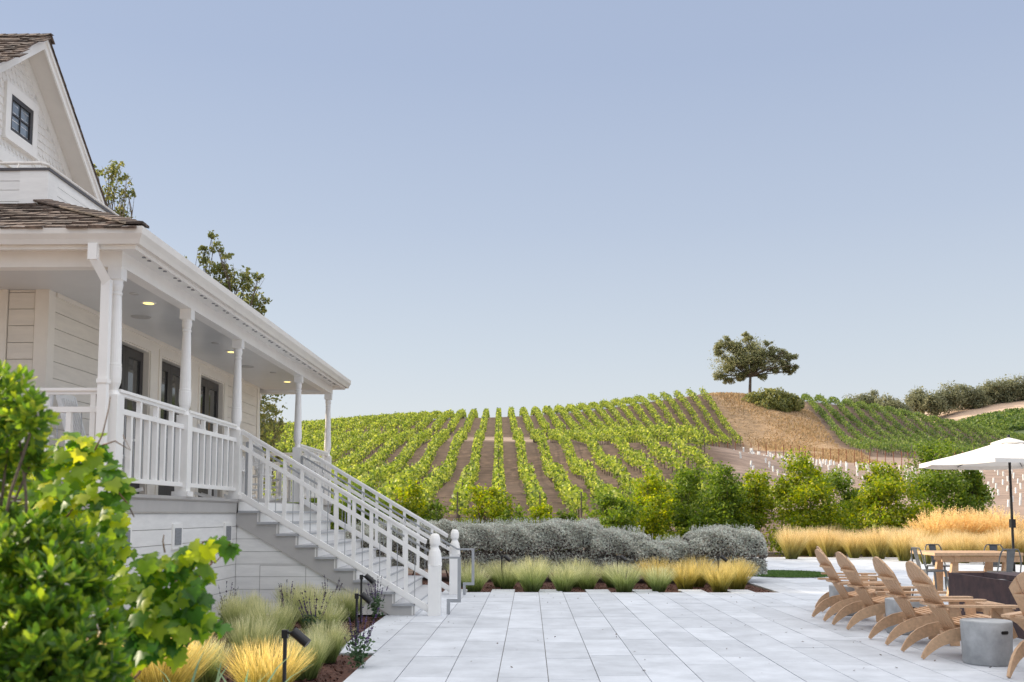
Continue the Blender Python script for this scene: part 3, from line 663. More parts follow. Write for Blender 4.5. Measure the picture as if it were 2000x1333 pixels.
for _ in range(46):
    a = R.uniform(0, 2*PI); L = R.uniform(.5, .85); le = R.uniform(.15, .7); st = Vector((-1.75+R.uniform(-.3, .3), 5.6+R.uniform(-.3, .3), 0)); dx, dy = math.cos(a)*le, math.sin(a)*le
    nx_, ny_ = -math.sin(a)*.014, math.cos(a)*.014; pr = None
    for k in range(6):
        t = k/5; c = Vector((st.x+dx*L*t**1.5, st.y+dy*L*t**1.5, L*(t-.25*t**3))); w_ = 1-.9*t**2; cu = (c-Vector((nx_, ny_, 0))*w_, c+Vector((nx_, ny_, 0))*w_)
        if pr: A += [pr[0], pr[1], cu[1], cu[0]]
        pr = cu
fast_mesh('leaves', np.array([tuple(v) for v in A]), 4, M['iris_leaf'], root)

# ------------------------------------------------------------------ foreground shrub (whorled glossy leaves)
def pos_clump(px, py, r, Y): p = P(px, py, Y); return np.array(p), r*Y/F
root = thing('evergreen_shrub', (-1.9, 3.5, 0), 'large bright green glossy-leaved shrub filling the lower left corner', 'shrub')
cl = [(15,770,60,3.5),(60,810,45,3.4),(20,860,60,3.5),(-20,910,70,3.6),(70,900,20,3.5),(-40,760,60,3.7)]
cl += [(-420,1210,230,4.0),(-330,1330,230,3.9),(-650,1250,260,4.1),(-230,1230,130,3.8)]  # unseen clumps added out of view to shade the lower leaves
cl += [(40,1080,95,3.4),(130,1065,55,3.5),(170,1130,62,3.4),(70,1180,120,3.2),(180,1230,58,3.3),(110,1290,130,3.1),(0,1270,120,3.1),(200,1300,45,3.3),(-60,1150,120,3.3),(20,1400,140,3.1),(150,1390,100,3.1),(-10,1040,60,3.5),(30,1500,160,3.1)]
A = []; mbt = MB()
for px, py, r, Y in cl:
    c, rr = pos_clump(px, py, r, Y); nw = max(10, int((rr/.02)**2*1.5))
    pt, d = blob(c, (rr, rr, rr), nw, .30, .12)
    for q in range(nw):
        ax = d[q]+np.array((0, 0, .75)); ax = ax/np.linalg.norm(ax); m_ = R.randint(7, 10)
        for j in range(m_):
            a = j*2.4; t1 = np.cross(ax, (0, 0, 1.01)); t1 /= np.linalg.norm(t1); t2 = np.cross(ax, t1)
            dirv = (t1*math.cos(a)+t2*math.sin(a)); sp_ = .35+.6*(j/m_); lv = ax*(1.15-sp_*.75)+dirv*sp_; lv /= np.linalg.norm(lv)
            L = R.uniform(.034, .056); sd2 = np.cross(lv, ax+dirv*.01); sd2 /= max(np.linalg.norm(sd2), 1e-5); b = pt[q]-ax*.015*(j/m_)*2
            A.append([b, b+lv*L*.45+sd2*L*.2, b+lv*L*.8+sd2*L*.17, b+lv*L, b+lv*L*.8-sd2*L*.17, b+lv*L*.45-sd2*L*.2])
    p, rad = limb((-1.9, 3.5, .2), tuple(c), .012, .004, .1); mbt.tube(p, rad, 6)
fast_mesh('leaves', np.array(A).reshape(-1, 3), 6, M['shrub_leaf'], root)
mbt.build('stem', M['bark'], root)

# ------------------------------------------------------------------ grapevine
LOBE = [(0, 0), (.30, -.16), (.50, .02), (.40, .18), (.62, .38), (.42, .44), (.36, .60), (.18, .62), (.0, 1.0), (-.18, .62), (-.36, .60), (-.42, .44), (-.62, .38), (-.40, .18), (-.50, .02), (-.30, -.16)]
root = thing('grapevine', (-1.9, 4.5, 0), 'sprawling grapevine with lobed yellow-green leaves in front of the porch', 'vine')
gcl = [(130,872,34,4.3),(170,868,32,4.3),(195,880,26,4.3),(95,905,34,4.3),(60,935,40,4.4),(150,925,45,4.3),(205,935,36,4.2),(235,950,22,4.2),(110,975,50,4.3),(180,990,50,4.2),(230,1000,28,4.1),(70,985,40,4.3),
       (140,1040,55,4.2),(205,1050,42,4.1),(240,1080,30,4.1),(270,1130,45,4.0),(320,1110,45,4.0),(365,1080,32,4.0),(400,1060,20,4.0),(425,1052,9,4.0),(448,1062,8,4.0),(380,1110,30,4.0),(330,1165,50,4.0),(270,1195,55,4.0),(370,1175,36,3.95),(390,1215,30,3.95),(335,1225,42,3.95),(430,1225,13,3.95),(300,1255,40,3.95),(250,1250,50,4.0),(345,1262,24,3.95),(215,1130,50,4.1),(375,1145,30,3.95)]
A = []; canes = MB(); Tri = []
for px, py, r, Y in gcl:
    c, rr = pos_clump(px, py, r, Y); n = max(4, int((rr/.032)**2*3.4)); pt, d = blob(c, (rr, rr*1.1, rr), n, .3, .25)
    for q in range(n):
        nm = d[q]*.6+np.array((R.uniform(-.5, .5), -.7+R.uniform(-.5, .5), .45+R.uniform(-.4, .6))); nm /= np.linalg.norm(nm)
        tp = np.array((R.uniform(-.7, .7), R.uniform(-.3, .3), -1.0)); tp -= nm*tp.dot(nm); tp /= np.linalg.norm(tp); sd2 = np.cross(nm, tp)
        s = R.uniform(.04, .088); cup = R.uniform(.1, .5)
        ring = []
        for u, v in LOBE:
            ring.append(pt[q]+sd2*u*s+tp*v*s-nm*cup*s*(u*u+abs(v-.3)*.25)+nm*R.uniform(-.03, .03)*s)
        cen = pt[q]+tp*.25*s+nm*.05*s
        A.append((cen, ring))
    
    
    if R.random() < .5:
        q = MB(); p, rad = limb(tuple(P(px-60, py+90, 4.5)), tuple(c), .006, .003, .06, 8); q.tube(p, rad, 5); q.build('cane', M['cane'], root, smooth=True)
V = []; Fc = []
for cen, ring in A:
    k = len(V); V.append(tuple(cen)); V += [tuple(x) for x in ring]; m_ = len(ring)
    Fc += [(k, k+1+i, k+1+(i+1) % m_) for i in range(m_)]
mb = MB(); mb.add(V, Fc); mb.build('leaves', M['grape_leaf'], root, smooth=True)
# tendrils reaching up and out
for pts in (((185,880),(200,850),(212,800),(216,775)),((200,870),(225,862),(255,880),(240,850)),((230,960),(250,985),(262,1010)),((395,1060),(412,1056),(425,1050)),((380,1085),(420,1100),(448,1070)),((322,1080),(318,1058),(320,1045)),((130,1010),(150,985),(160,975))):
    q = MB(); q.tube([P(a, b, 4.15) for a, b in pts], [.004, .0032, .0025, .0015][:len(pts)], 5); q.build('tendril', M['cane'], root, smooth=True)
# weathered shingle board under the vine
root = thing('arbor_roof', (-2.3, 4.6, 0), 'weathered dark shingled arbor roof half hidden behind the shrub at the left', 'arbor'); mb = MB()
for r_ in range(5):
    for q in range(9):
        a = P(-60+q*22, 968+r_*9+q*1.5, 4.6-r_*.06); mb.beam(a, a+Vector((.055, 0, -.004)), .13, .012)
mb.build('shingles', M['shake'], root)
mb = MB()
for x in (-2.75, -2.25): mb.box(x-.04, x+.04, 4.62, 4.7, -.1, 1.5)
mb.box(-2.9, -2.2, 4.6, 4.64, 1.36, 1.44); mb.build('frame', M['bark'], root)

# ------------------------------------------------------------------ bed spotlights
def spot(x, y, h, label, rot=-.2):
    root = thing('garden_spotlight', (x, y, -.02), label, 'spotlight', 'black garden spotlights on posts')
    MB().tube([(x, y, -.02), (x, y, h)], .015, 10).box(x-.022, x+.022, y-.022, y+.022, h-.04, h+.02).build('post', M['black'], root)
    MB().tube([(x, y, h), (x+.07, y-.01, h)], .009, 8).build('arm', M['black'], root)
    a = Vector((x+.06, y, h+.01)); d = Vector((.78, rot, -.62)).normalized()
    MB().tube([a, a+d*.145], [.036, .036], 16).build('lamp_head', M['black'], root, smooth=False)
p = P(557, 1236, 7.5); spot(p.x, 7.5, p.z, 'nearest black spotlight on a post among golden grass', -.1)
p = P(697, 1163, 11.4); spot(p.x, 11.4, p.z, 'black spotlight before the stair stringer, lower of the two there')
p = P(706, 1126, 13.4); spot(p.x, 13.4, p.z, 'black spotlight before the stair stringer, higher of the two there')
for px, l in ((980, 'black post light in front of the hedge nearest the stairs'), (1206, 'black post light in front of the middle of the hedge'), (1402, 'black post light in front of the right end of the hedge')):
    p = P(px, 1088, 19.5); spot(p.x, 19.5, p.z, l, -.4)

exec_house = True
# ------------------------------------------------------------------ the house
HS = thing('farmhouse', (-8, 15, 0), 'white farmhouse with a wraparound porch and brown shingle roof', 'house')
FL = 1.65; XP = -4.25; YP = 10.02; XE = -3.87; YE = 9.64; YF = 20.8; XW = -5.56; YW = 11.24
def sid_x(mb, y, x0, x1, z0, z1, ex=.18, th=.018):       # faces -Y
    z = z0
    while z < z1-.01: mb.box(x0, x1, y-th, y, z+.0035, min(z+ex, z1)-.0035); z += ex
def sid_y(mb, x, y0, y1, z0, z1, ex=.18, th=.018):       # faces +X
    z = z0
    while z < z1-.01: mb.box(x, x+th, y0, y1, z+.0035, min(z+ex, z1)-.0035); z += ex
# skirt wall under the porch
b = MB(); b.box(-8, XP, YP+.02, YW+.1, -.1, FL-.17); b.box(-5.6, XP-.001, YW, 21.0, -.1, FL-.171); b.build('skirt_backing', M['gap'], HS)
b = MB(); sid_x(b, YP+.02, -8, XP-.001, 0, FL-.17); sid_y(b, XP, YP, 14.345, 0, FL-.17); b.build('skirt_wall', M['siding'], HS)
b = MB(); sid_y(b, XP, 18.2, 21.0, 0, FL-.17); b.build('skirt_wall', M['siding'], HS)
for y in (10.35, 11.9, 13.9):
    f = MB(); f.box(XP+.018, XP+.04, y-.16, y+.16, 1.02, 1.32).build('vent', M['white_trim'], HS)
for y in (10.35, 11.9, 13.9):
    MB().box(XP+.041, XP+.047, y-.105, y+.105, 1.07, 1.27).build('vent_grille', M['grille'], HS)
# porch floor and its grey edge moulding
b = MB(); b.box(-8, XP+.02, YP-.02, YW, FL-.17, FL-.015); b.box(XW, XP+.021, YW, 21.0, FL-.171, FL-.016); b.build('porch_floor', M['grey_trim'], HS)
b = MB(); b.sweep([(-8, YP-.02), (XP+.02, YP-.02), (XP+.02, 14.25)], [(0, FL-.19), (.022, FL-.19), (.03, FL-.06), (.055, FL-.035), (.06, FL), (0, FL)]); b.build('floor_edge', M['grey_trim'], HS)
b = MB(); b.sweep([(XP+.02, 18.15), (XP+.02, 21.0)], [(0, FL-.19), (.022, FL-.19), (.03, FL-.06), (.06, FL-.03), (.06, FL), (0, FL)])
b.build('floor_edge', M['grey_trim'], HS)
# main walls inside the porch
CE = 3.96
b = MB(); b.box(-8, XW-.17, YW+.021, 20.2, FL-.1, 5.0).box(XW-.17, XW-.021, YW+.15, 12.75, FL-.1, 4.7).box(XW-.17, XW-.021, 18.1, 20.2, FL-.1, 4.7).box(XW-.17, XW-.021, 12.75, 18.1, 3.76, 4.7); b.build('wall_core', M['gap'], HS)
b = MB(); sid_y(b, XW-.02, YW+.16, 12.74, FL, CE, .19); b.build('wall', M['cream'], HS)
b = MB(); sid_y(b, XW-.02, 18.12, 20.06, FL, CE, .19); b.build('wall', M['cream'], HS)
b = MB(); sid_x(b, YW+.02, -6.02, XW-.16, FL, CE, .19); b.build('wall', M['cream'], HS)
b = MB(); sid_x(b, YW+.02, -7.99, -7.6, FL, CE, .19); b.build('wall', M['cream'], HS)
b = MB()
b.box(XW-.15, XW+.012, YW-.012, YW+.15, FL, CE); b.box(XW-.1, XW+.012, 20.08, 20.22, FL, CE)        # corner boards
b.box(-6.2, -6.03, YW-.02, YW+.02, FL, CE); b.box(-7.6, -6.21, YW-.02, YW+.02, 3.72, CE)
DO = [(13.02, 14.33), (14.76, 16.06), (16.55, 17.86)]
ed = [12.75]+[v for d in DO for v in d]+[18.1]
for i in range(0, len(ed), 2): b.box(XW-.16, XW+.005, ed[i], ed[i+1], FL, 3.75)
b.box(XW-.019, XW+.005, 12.75, 18.1, 3.751, CE)
for (a, c) in DO:      # raised casings
    b.box(XW+.0051, XW+.022, a-.09, a-.001, FL, 3.84); b.box(XW+.0051, XW+.022, c+.001, c+.09, FL, 3.84); b.box(XW+.0051, XW+.023, a-.001, c+.001, 3.75, 3.84)
b.box(XW-.02, XW+.03, YW+.16, 20.06, CE-.05, CE-.001)
b.build('wall_trim', M['cream_trim'], HS)
for (a, c) in DO:
    d = MB(); x = XW-.13; mid = (a+c)/2
    d.box(x-.03, x+.0, a, c, FL, 3.75)
    d.build('door_jamb', M['doorframe'], HS)
    b = MB(); b.box(x, XW-.0, a+.0005, a+.02, FL, 3.75); b.box(x, XW-.0, c-.02, c-.0005, FL, 3.75); b.box(x, XW-.001, a+.02, c-.02, 3.73, 3.7505); b.build('door_reveal', M['cream_trim'], HS)
    for (u, v) in ((a+.02, mid-.003), (mid+.003, c-.02)):
        lf = MB(); z0, z1 = FL+.02, 3.72; st = .105
        lf.box(x+.001, x+.045, u, u+st, z0, z1); lf.box(x+.001, x+.045, v-st, v, z0, z1); lf.box(x+.001, x+.044, u+st, v-st, z0, z0+.25); lf.box(x+.001, x+.044, u+st, v-st, z1-.13, z1)
        lf = lf.build('door', M['doorframe'], HS)
        MB().box(x+.010, x+.022, u+st, v-st, z0+.25, z1-.13).build('pane', M['glass'], lf)
        MB().beam((x+.06, mid+(.06 if u > mid else -.06), FL+.95), (x+.06, mid+(.16 if u > mid else -.16), FL+.95), .012, .018).build('handle', M['steel'], lf)
# front door edge at the far left
f = MB().box(-7.45, -6.21, YW, YW+.03, FL, 3.71).build('door', mat('dark_red_door', (.16, .03, .03), .4), HS)
# ceiling, beams, soffit
b = MB(); b.box(-8, XP-.08, YP+.08, YW+.05, CE, CE+.03); b.box(XW-.01, XP-.08, YW+.05, YF, CE+.0005, CE+.0305); b.build('porch_ceiling', M['ceiling'], HS)
BT = 3.90
b = MB(); pf = [(.075, BT), (.075, 4.08), (-.075, 4.08), (-.075, BT)]
b.sweep([(-8, YP), (XP, YP), (XP, YF), (-5.9, YF)], pf); b.build('porch_beam', M['white_trim'], HS)
b = MB(); b.sweep([(-8, YP), (XP, YP), (XP, YF), (-5.9, YF)], [(.0755, 4.06), (.33, 4.06), (.33, 4.085), (.0755, 4.085)]); b.build('soffit', M['white'], HS)
y = 10.2
while y < 20.6:
    for q in (y, y+.14): MB().lathe((XP+.2, q, 4.052), [(.022, 0), (.022, .009)], 10).build('soffit_vent', M['grille'], HS)
    y += .46

b = MB(); b.sweep([(-8, YP), (XP, YP), (XP, YF), (-5.9, YF)], [(.26, 4.03), (.3, 4.02), (.3, 4.14), (.26, 4.14)]); b.build('fascia', M['white_trim'], HS)
b = MB(); b.sweep([(-8, YP), (XP, YP), (XP, YF), (-5.9, YF)], [(.302, 4.06), (.36, 4.055), (.375, 4.10), (.40, 4.15), (.405, 4.22), (.395, 4.222), (.39, 4.165), (.302, 4.16)]); b.build('gutter', M['gutter'], HS)
# downspout
b = MB(); dp = [(-4.29, 9.67, 4.08), (-4.29, 9.67, 3.93), (-4.22, 9.86, 3.74), (-4.22, 9.86, .25)]
b.box(-4.395, -4.305, 9.635, 9.705, 3.90, 4.06); b.beam((-4.35, 9.67, 3.93), (-4.29, 9.87, 3.72), .088, .07, (0, -1, .5)); b.box(-4.335, -4.245, 9.83, 9.90, .2, 3.75); b.box(-4.345, -4.235, 9.82, 9.91, 2.72, 2.76)
b.build('downspout', M['white_trim'], HS)
# ceiling lights and speaker grilles
for px, py in ((290, 602), (452, 695), (561, 752)):
    q = G(px, py, CE-.004)
    l = MB().lathe((q.x, q.y, CE-.012), [(.085, 0), (.095, .011)], 24).build('ceiling_light', M['white_trim'], HS); MB().lathe((q.x, q.y, CE-.016), [(.062, 0), (.062, .003)], 20).build('lamp_lens', M['lamp'], l)
for px, py in ((275, 629), (482, 724)):
    q = G(px, py, CE-.004); MB().lathe((q.x, q.y, CE-.010), [(.12, 0), (.13, .009)], 28).build('ceiling_speaker', M['grey_trim'], HS)
for px, py in ((262, 585), (420, 679), (533, 735)):
    q = G(px, py, CE-.004); MB().lathe((q.x, q.y, CE-.010), [(.05, 0), (.06, .009)], 20).build('smoke_detector', M['grey_trim'], HS)
# turned posts
def post(x, y, half=False, top=BT):
    b = MB(); h = .073
    b.box(x-.10, x+.10, y-.10, y+.10, FL, FL+.06)
    b.box(x-h, x+h, y-h, y+h, FL+.06, 2.62)
    b.lathe((x, y, 0), [(.07, 2.62), (.045, 2.665), (.05, 2.69), (.068, 2.74), (.073, 2.79), (.073, 2.90), (.070, 2.905), (.072, 2.925), (.068, 2.94), (.062, 3.2), (.050, 3.60), (.048, 3.62), (.056, 3.63), (.056, 3.65), (.047, 3.66), (.058, 3.70), (.062, 3.73), (.056, 3.765), (.066, 3.78)], 20)
    b.box(x-.07, x+.07, y-.07, y+.07, 3.78, top)
    o = b.build('porch_post', M['white_trim'], HS); return o
PY = [YP, 12.12, 14.29, 18.1, YF]
for y in PY: post(XP, y)
post(-5.75, YF); post(-6.6, YP); post(-7.9, YP)
# porch railings
def railing(a, b_, nb, parent=HS, rod=True, side='y'):
    ax, ay = a; bx, by = b_; d = Vector((bx-ax, by-ay, 0)); L = d.length; u = d.normalized(); rl = MB()
    A_ = Vector((ax, ay, 0))+u*.075; B_ = Vector((bx, by, 0))-u*.075; z = Vector((0, 0, 1))
    rl.beam(A_+z*2.675, B_+z*2.675, .085, .03); rl.beam(A_+z*2.643, B_+z*2.643, .055, .035); rl.beam(A_+z*2.475, B_+z*2.475, .06, .055); rl.beam(A_+z*1.79, B_+z*1.79, .06, .05)
    o = rl.build('porch_railing', M['white_trim'], parent); L2 = (B_-A_).length
    for i in range(nb):
        p_ = A_+u*(L2*(i+.5)/nb); w_ = .026
        bb = MB(); bb.beam(p_+z*1.815, p_+z*2.448, w_*2, w_*2, tuple(u))
        if i % 2 == 0: bb.beam(p_+z*2.502, p_+z*2.626, w_*1.9, w_*1.9, tuple(u))
        bb.build('baluster', M['white_trim'], o)
        if rod and i < nb-1:
            r_ = A_+u*(L2*(i+1)/nb); MB().tube([r_+z*1.81, r_+z*2.45], .006, 6).build('rod', M['steel'], o)
railing((XP, YP), (XP, 12.12), 8); railing((XP, 12.12), (XP, 14.29), 8); railing((XP, 18.1), (XP, YF), 10); railing((-5.68, YF), (XP, YF), 6)
railing((-6.6, YP), (XP, YP), 9); railing((-7.9, YP), (-6.6, YP), 5)

# shakes
def shakes(b, o_, u, v, L, slope_len, ex=.16, th=.02, inside=None):
    """o_ eave corner, u along the eave, v up the slope (unit vectors)"""
    u = Vector(u).normalized(); v = Vector(v).normalized(); nrm = u.cross(v).normalized()
    if nrm.z < 0: nrm = -nrm
    o_ = Vector(o_); r_ = 0; s = 0.0
    while s < slope_len:
        x = -R.uniform(0, .15)
        while x < L:
            w_ = R.uniform(.09, .24)
            if x < 0: w_ = max(.05, x+w_); x = 0
            c = o_+u*(x+w_/2)+v*(s+ex*.5)
            if x+w_ > 0 and (inside is None or inside(c)):
                t = th*R.uniform(.7, 1.5); ll = min(ex*1.9, max(.03, slope_len-s)); j = R.uniform(-.015, .02); tw = R.uniform(-.005, .005)
                a0 = o_+u*(x+.004)+v*(s-j)+nrm*.012; a1 = o_+u*(x+w_-.004)+v*(s-j)+nrm*.012
                b0 = a0+v*ll-nrm*.008; b1 = a1+v*ll-nrm*.008
                b.add([a0, a1, b1, b0, a0+nrm*(t+tw), a1+nrm*(t-tw), b1+nrm*.004, b0+nrm*.004], [(0,3,2,1),(4,5,6,7),(0,1,5,4),(1,2,6,5),(2,3,7,6),(3,0,4,7)])
            x += w_
        s += ex; r_ += 1
EZ = 4.205; PXK = -5.47; PYK = 10.92; TZ = 4.84
sl_f = Vector((0, PYK-YE, TZ-EZ)); sl_r = Vector((PXK-XE, 0, TZ-EZ))
b = MB(); b.add([(-8, YE-.02, EZ-.03), (XE+.02, YE-.02, EZ-.03), (PXK, PYK, TZ-.01), (-8, PYK, TZ-.01)], [(0, 1, 2, 3)])
b.add([(XE+.02, YE-.02, EZ-.03), (XE+.02, 21.2, EZ-.03), (PXK, 19.9, TZ-.01), (PXK, PYK, TZ-.01)], [(0, 1, 2, 3)])
b.add([(XE+.02, 21.2, EZ-.03), (-8, 21.2, EZ-.03), (-8, 19.9, TZ-.01), (PXK, 19.9, TZ-.01)], [(0, 1, 2, 3)])
b.box(-8, PXK-.05, PYK+.05, 19.9, TZ-.25, TZ-.15)
b.build('porch_roof_deck', M['gap'], HS)
b = MB()
hipf = lambda c: c.x < XE+.03-(c.y-YE)*(XE-PXK)/(PYK-YE)
shakes(b, (-8, YE-.03, EZ-.02), (1, 0, 0), sl_f, 4.3, sl_f.length, .155, .022, hipf)
shakes(b, (XE-.03, 21.2, EZ-.07), (0, -1, 0), sl_r, 11.6, sl_r.length, .155, .022, lambda c: c.y > YE+(XE-c.x)*(PYK-YE)/(XE-PXK) and c.y < 21.2-(XE-c.x)*.87)
hv = Vector((PXK-XE, PYK-YE, TZ-EZ)); hl = hv.length; hv.normalize(); s_ = 0
while s_ < hl:            # hip cap shakes
    p0 = Vector((XE+.03, YE-.03, EZ+.035))+hv*s_
    for sd_, ww in ((Vector((-1, 0, -.02)), .17), (Vector((0, 1, -.02)), .17)):
        n_ = Vector((.0, .0, 1)); t = .025
        b.add([p0, p0+sd_*ww, p0+sd_*ww+hv*.3, p0+hv*.3, p0+n_*t, p0+sd_*ww+n_*t, p0+sd_*ww+hv*.3+n_*.006, p0+hv*.3+n_*.006], [(0,3,2,1),(4,5,6,7),(0,1,5,4),(1,2,6,5),(2,3,7,6),(3,0,4,7)])
    s_ += .145
b.build('porch_roof', M['shake'], HS)
# balcony parapet above the porch
b = MB(); PT = 5.245
b.box(-8, PXK, PYK+.001, PYK+.08, TZ-.3, PT-.03); b.box(PXK-.08, PXK-.001, PYK+.08, 19.9, TZ-.3, PT-.03)
sid_x(b, PYK, -8, PXK-.3, TZ-.1, PT-.14, .13); b.box(-8, PXK-.3, PYK-.022, PYK, PT-.14, PT-.03); b.box(PXK-.3, PXK+.022, PYK-.03, PYK, TZ-.2, PT-.03)
sid_y(b, PXK, PYK+.2, 19.9, TZ-.1, PT-.14, .13); b.box(PXK, PXK+.022, PYK+.001, PYK+.2, TZ-.2, PT-.03); b.box(PXK, PXK+.02, PYK+.2, 19.9, PT-.14, PT-.03)
b.build('balcony_parapet', M['siding'], HS)
b = MB(); b.sweep([(-8, PYK), (PXK, PYK), (PXK, 19.9)], [(-.09, PT-.03), (.04, PT-.03), (.04, PT), (-.09, PT)]); b.build('parapet_cap', mat('dark_flashing', (.10, .095, .10), .5), HS)
b = MB(); b.tube([(-8, PYK+.1, PT+.10), (PXK-.12, PYK+.1, PT+.10), (PXK-.09, PYK+.16, PT+.10), (PXK-.09, 19.8, PT+.10)], .018, 8)
for x in (-5.85, -7): b.tube([(x, PYK+.04, PT), (x, PYK+.1, PT+.10)], .01, 6)
for y in (12.3, 13.8, 15.5, 17): b.tube([(PXK-.04, y, PT), (PXK-.09, y, PT+.10)], .01, 6)
b.build('balcony_rail', M['gutter'], HS)
# upper storey with the shingled gable facing the terrace
XR = -8.4; XG = XR-.42
ap = P(89, 71, 1); kx = XR/ap.x; AP = Vector((XR, kx, CAMZ+(ap.z-CAMZ)*kx))
def onX(px, py, X): q = ray(px, py); return Vector((0, 0, CAMZ))+q*(X/q.x)
AP = onX(89, 71, XR); RE = onX(204, 403, XR); LE = onX(0, 117, XR)
mR = (AP.z-RE.z)/(RE.y-AP.y); mL = (AP.z-LE.z)/(AP.y-LE.y)
yR = AP.y+5.2; zR = AP.z-mR*5.2; yL = AP.y-4.6; zL = AP.z-mL*4.6
b = MB(); b.extrude([(XG-.02, yL+.3, 4.4), (XG-.02, yR-.3, 4.4), (XG-.02, yR-.3, zR+.1), (XG-.02, AP.y, AP.z-.15), (XG-.02, yL+.3, zL+.1)], (-6.5, 0, 0)); b.build('upper_wall', M['siding'], HS)
# fish-scale and square shingles in courses
b = MB(); z = 5.3; r_ = 0; ex = .135
while z < AP.z:
    y = yL+.4+(r_ % 2)*.065
    while y < yR-.4:
        lim = AP.z-.20-(mR*(y-AP.y) if y > AP.y else mL*(AP.y-y))-.06
        if z+ex < lim:
            w_ = .062; t = .016; x = XG
            if (r_//4) % 2 == 0: poly = [(x+t, y-w_, z+ex*1.15), (x+t, y-w_, z+.045), (x+t, y-w_*.75, z+.015), (x+t, y-w_*.35, z-.005), (x+t, y, z-.012), (x+t, y+w_*.35, z-.005), (x+t, y+w_*.75, z+.015), (x+t, y+w_, z+.045), (x+t, y+w_, z+ex*1.15)]
            else: poly = [(x+t, y-w_, z+ex*1.15), (x+t, y-w_, z-.01+R.uniform(-.006, .012)), (x+t, y+w_, z-.01+R.uniform(-.006, .012)), (x+t, y+w_, z+ex*1.15)]
            dx = Vector((.012 if 1 else 0, 0, 0)); n0 = b.n
            # lower edge stands proud of the course below
            zmin = min(p[2] for p in poly)
            V_ = [(p[0]-.002-.014*((p[2]-z)/ex), p[1], p[2]) for p in poly]; m_ = len(V_)
            V2 = [(XG-.005, p[1], p[2]) for p in poly]
            b.add(V_+V2, [tuple(range(m_))]+[(i, (i+1) % m_, m_+(i+1) % m_, m_+i) for i in range(m_)])
        y += .13
    z += ex; r_ += 1
b.build('gable_shingles', M['white'], HS)
# rake boards, frieze, soffit of the gable overhang
def rakeline(y, drop): return AP.z-drop-(mR*(y-AP.y) if y > AP.y else mL*(AP.y-y))
def rake(name, x0, x1, d0, d1, m_):
    b = MB()
    for (ya, yb) in ((AP.y, yR), (AP.y, yL)):
        za, zb = rakeline(ya, 0), rakeline(yb, 0)
        b.extrude([(x0, ya, za-d0), (x0, yb, zb-d0), (x0, yb, zb-d1), (x0, ya, za-d1)], (x1-x0, 0, 0))
    return b.build(name, m_, HS)
rake('rake_board', XR, XR-.03, .03, .23, M['white_trim']); rake('rake_moulding', XR+.03, XR-.001, .03, .10, M['white_trim'])
rake('gable_frieze', XG+.03, XG-.01, .14, .36, M['white_trim']); rake('gable_soffit', XR-.031, XG-.02, .10, .135, M['gutter'])
# gable roof
b = MB()
for (yb) in (yR, yL):
    zb = rakeline(yb, 0); b.extrude([(XR+.03, AP.y, AP.z), (XR+.03, yb, zb), (XR+.03, yb, zb-.028), (XR+.03, AP.y, AP.z-.028)], (-7.4, 0, 0))
b.build('gable_roof_deck', M['gap'], HS)
b = MB(); vL = Vector((0, AP.y-yL, AP.z-zL)); vR = Vector((0, AP.y-yR, AP.z-zR))
shakes(b, (-16, yL, zL), (1, 0, 0), vL, 16+XR+.08, vL.length, .16, .024)
shakes(b, (XR+.06, yR, zR-.0), (-1, 0, 0), vR, 7.5, vR.length, .16, .010)
x = XR+.1
while x > -16:
    for s_ in (1, -1):
        m_ = mR if s_ > 0 else mL; b.add([(x, AP.y, AP.z+.03), (x-.3, AP.y, AP.z+.02), (x-.3, AP.y+s_*.15, AP.z+.03-m_*.15), (x, AP.y+s_*.15, AP.z+.055-m_*.15), (x, AP.y, AP.z+.055), (x-.3, AP.y, AP.z+.04), (x-.3, AP.y+s_*.16, AP.z+.04-m_*.15), (x, AP.y+s_*.16, AP.z+.055-m_*.15)], [(0,1,2,3),(4,7,6,5),(0,3,7,4),(3,2,6,7)])
    x -= .2
b.build('gable_roof', M['shake'], HS)
# gable window
W0 = onX(17, 183, XG); W1 = onX(57, 285, XG)
y0, y1 = W0.y, W1.y; z1 = onX(17, 183, XG).z; z0 = onX(57, 285, XG).z
wf = MB(); tr = .16
for q in ((y0-tr, y0, z0-tr, z1+tr), (y1, y1+tr, z0-tr, z1+tr)): wf.box(XG-.01, XG+.06, *q)
wf.box(XG-.01, XG+.058, y0, y1, z1, z1+tr); wf.box(XG-.01, XG+.058, y0, y1, z0-tr, z0); wf.box(XG-.01, XG+.085, y0-tr-.03, y1+tr+.03, z0-tr-.04, z0-tr-.001)
wf = wf.build('window', M['white_trim'], HS)
s_ = MB(); fr = .055
s_.box(XG+.002, XG+.05, y0, y0+fr, z0, z1); s_.box(XG+.002, XG+.05, y1-fr*1.6, y1, z0, z1); s_.box(XG+.002, XG+.05, y0+fr, y1-fr*1.6, z0, z0+fr); s_.box(XG+.002, XG+.05, y0+fr, y1-fr*1.6, z1-fr*1.4, z1)
ym = (y0+y1-fr*.6)/2; zm = (z0+z1)/2; s_.box(XG+.02, XG+.034, ym-.012, ym+.012, z0+fr, z1-fr*1.4); s_.box(XG+.02, XG+.0335, y0+fr, y1-fr*1.6, zm-.012, zm+.012)
s_.build('frame', M['doorframe'], wf)
MB().box(XG+.003, XG+.014, y0+fr, y1-fr*1.6, z0+fr, z1-fr*1.4).build('pane', mat('gable_glass', (.22, .27, .33), .06, .2, 2, spec=.9), wf)
# window-sill band at the foot of the gable
MB().box(XG, XG+.05, yL+.4, yR-.4, z0-.62, z0-.42).build('belt_board', M['white_trim'], HS)

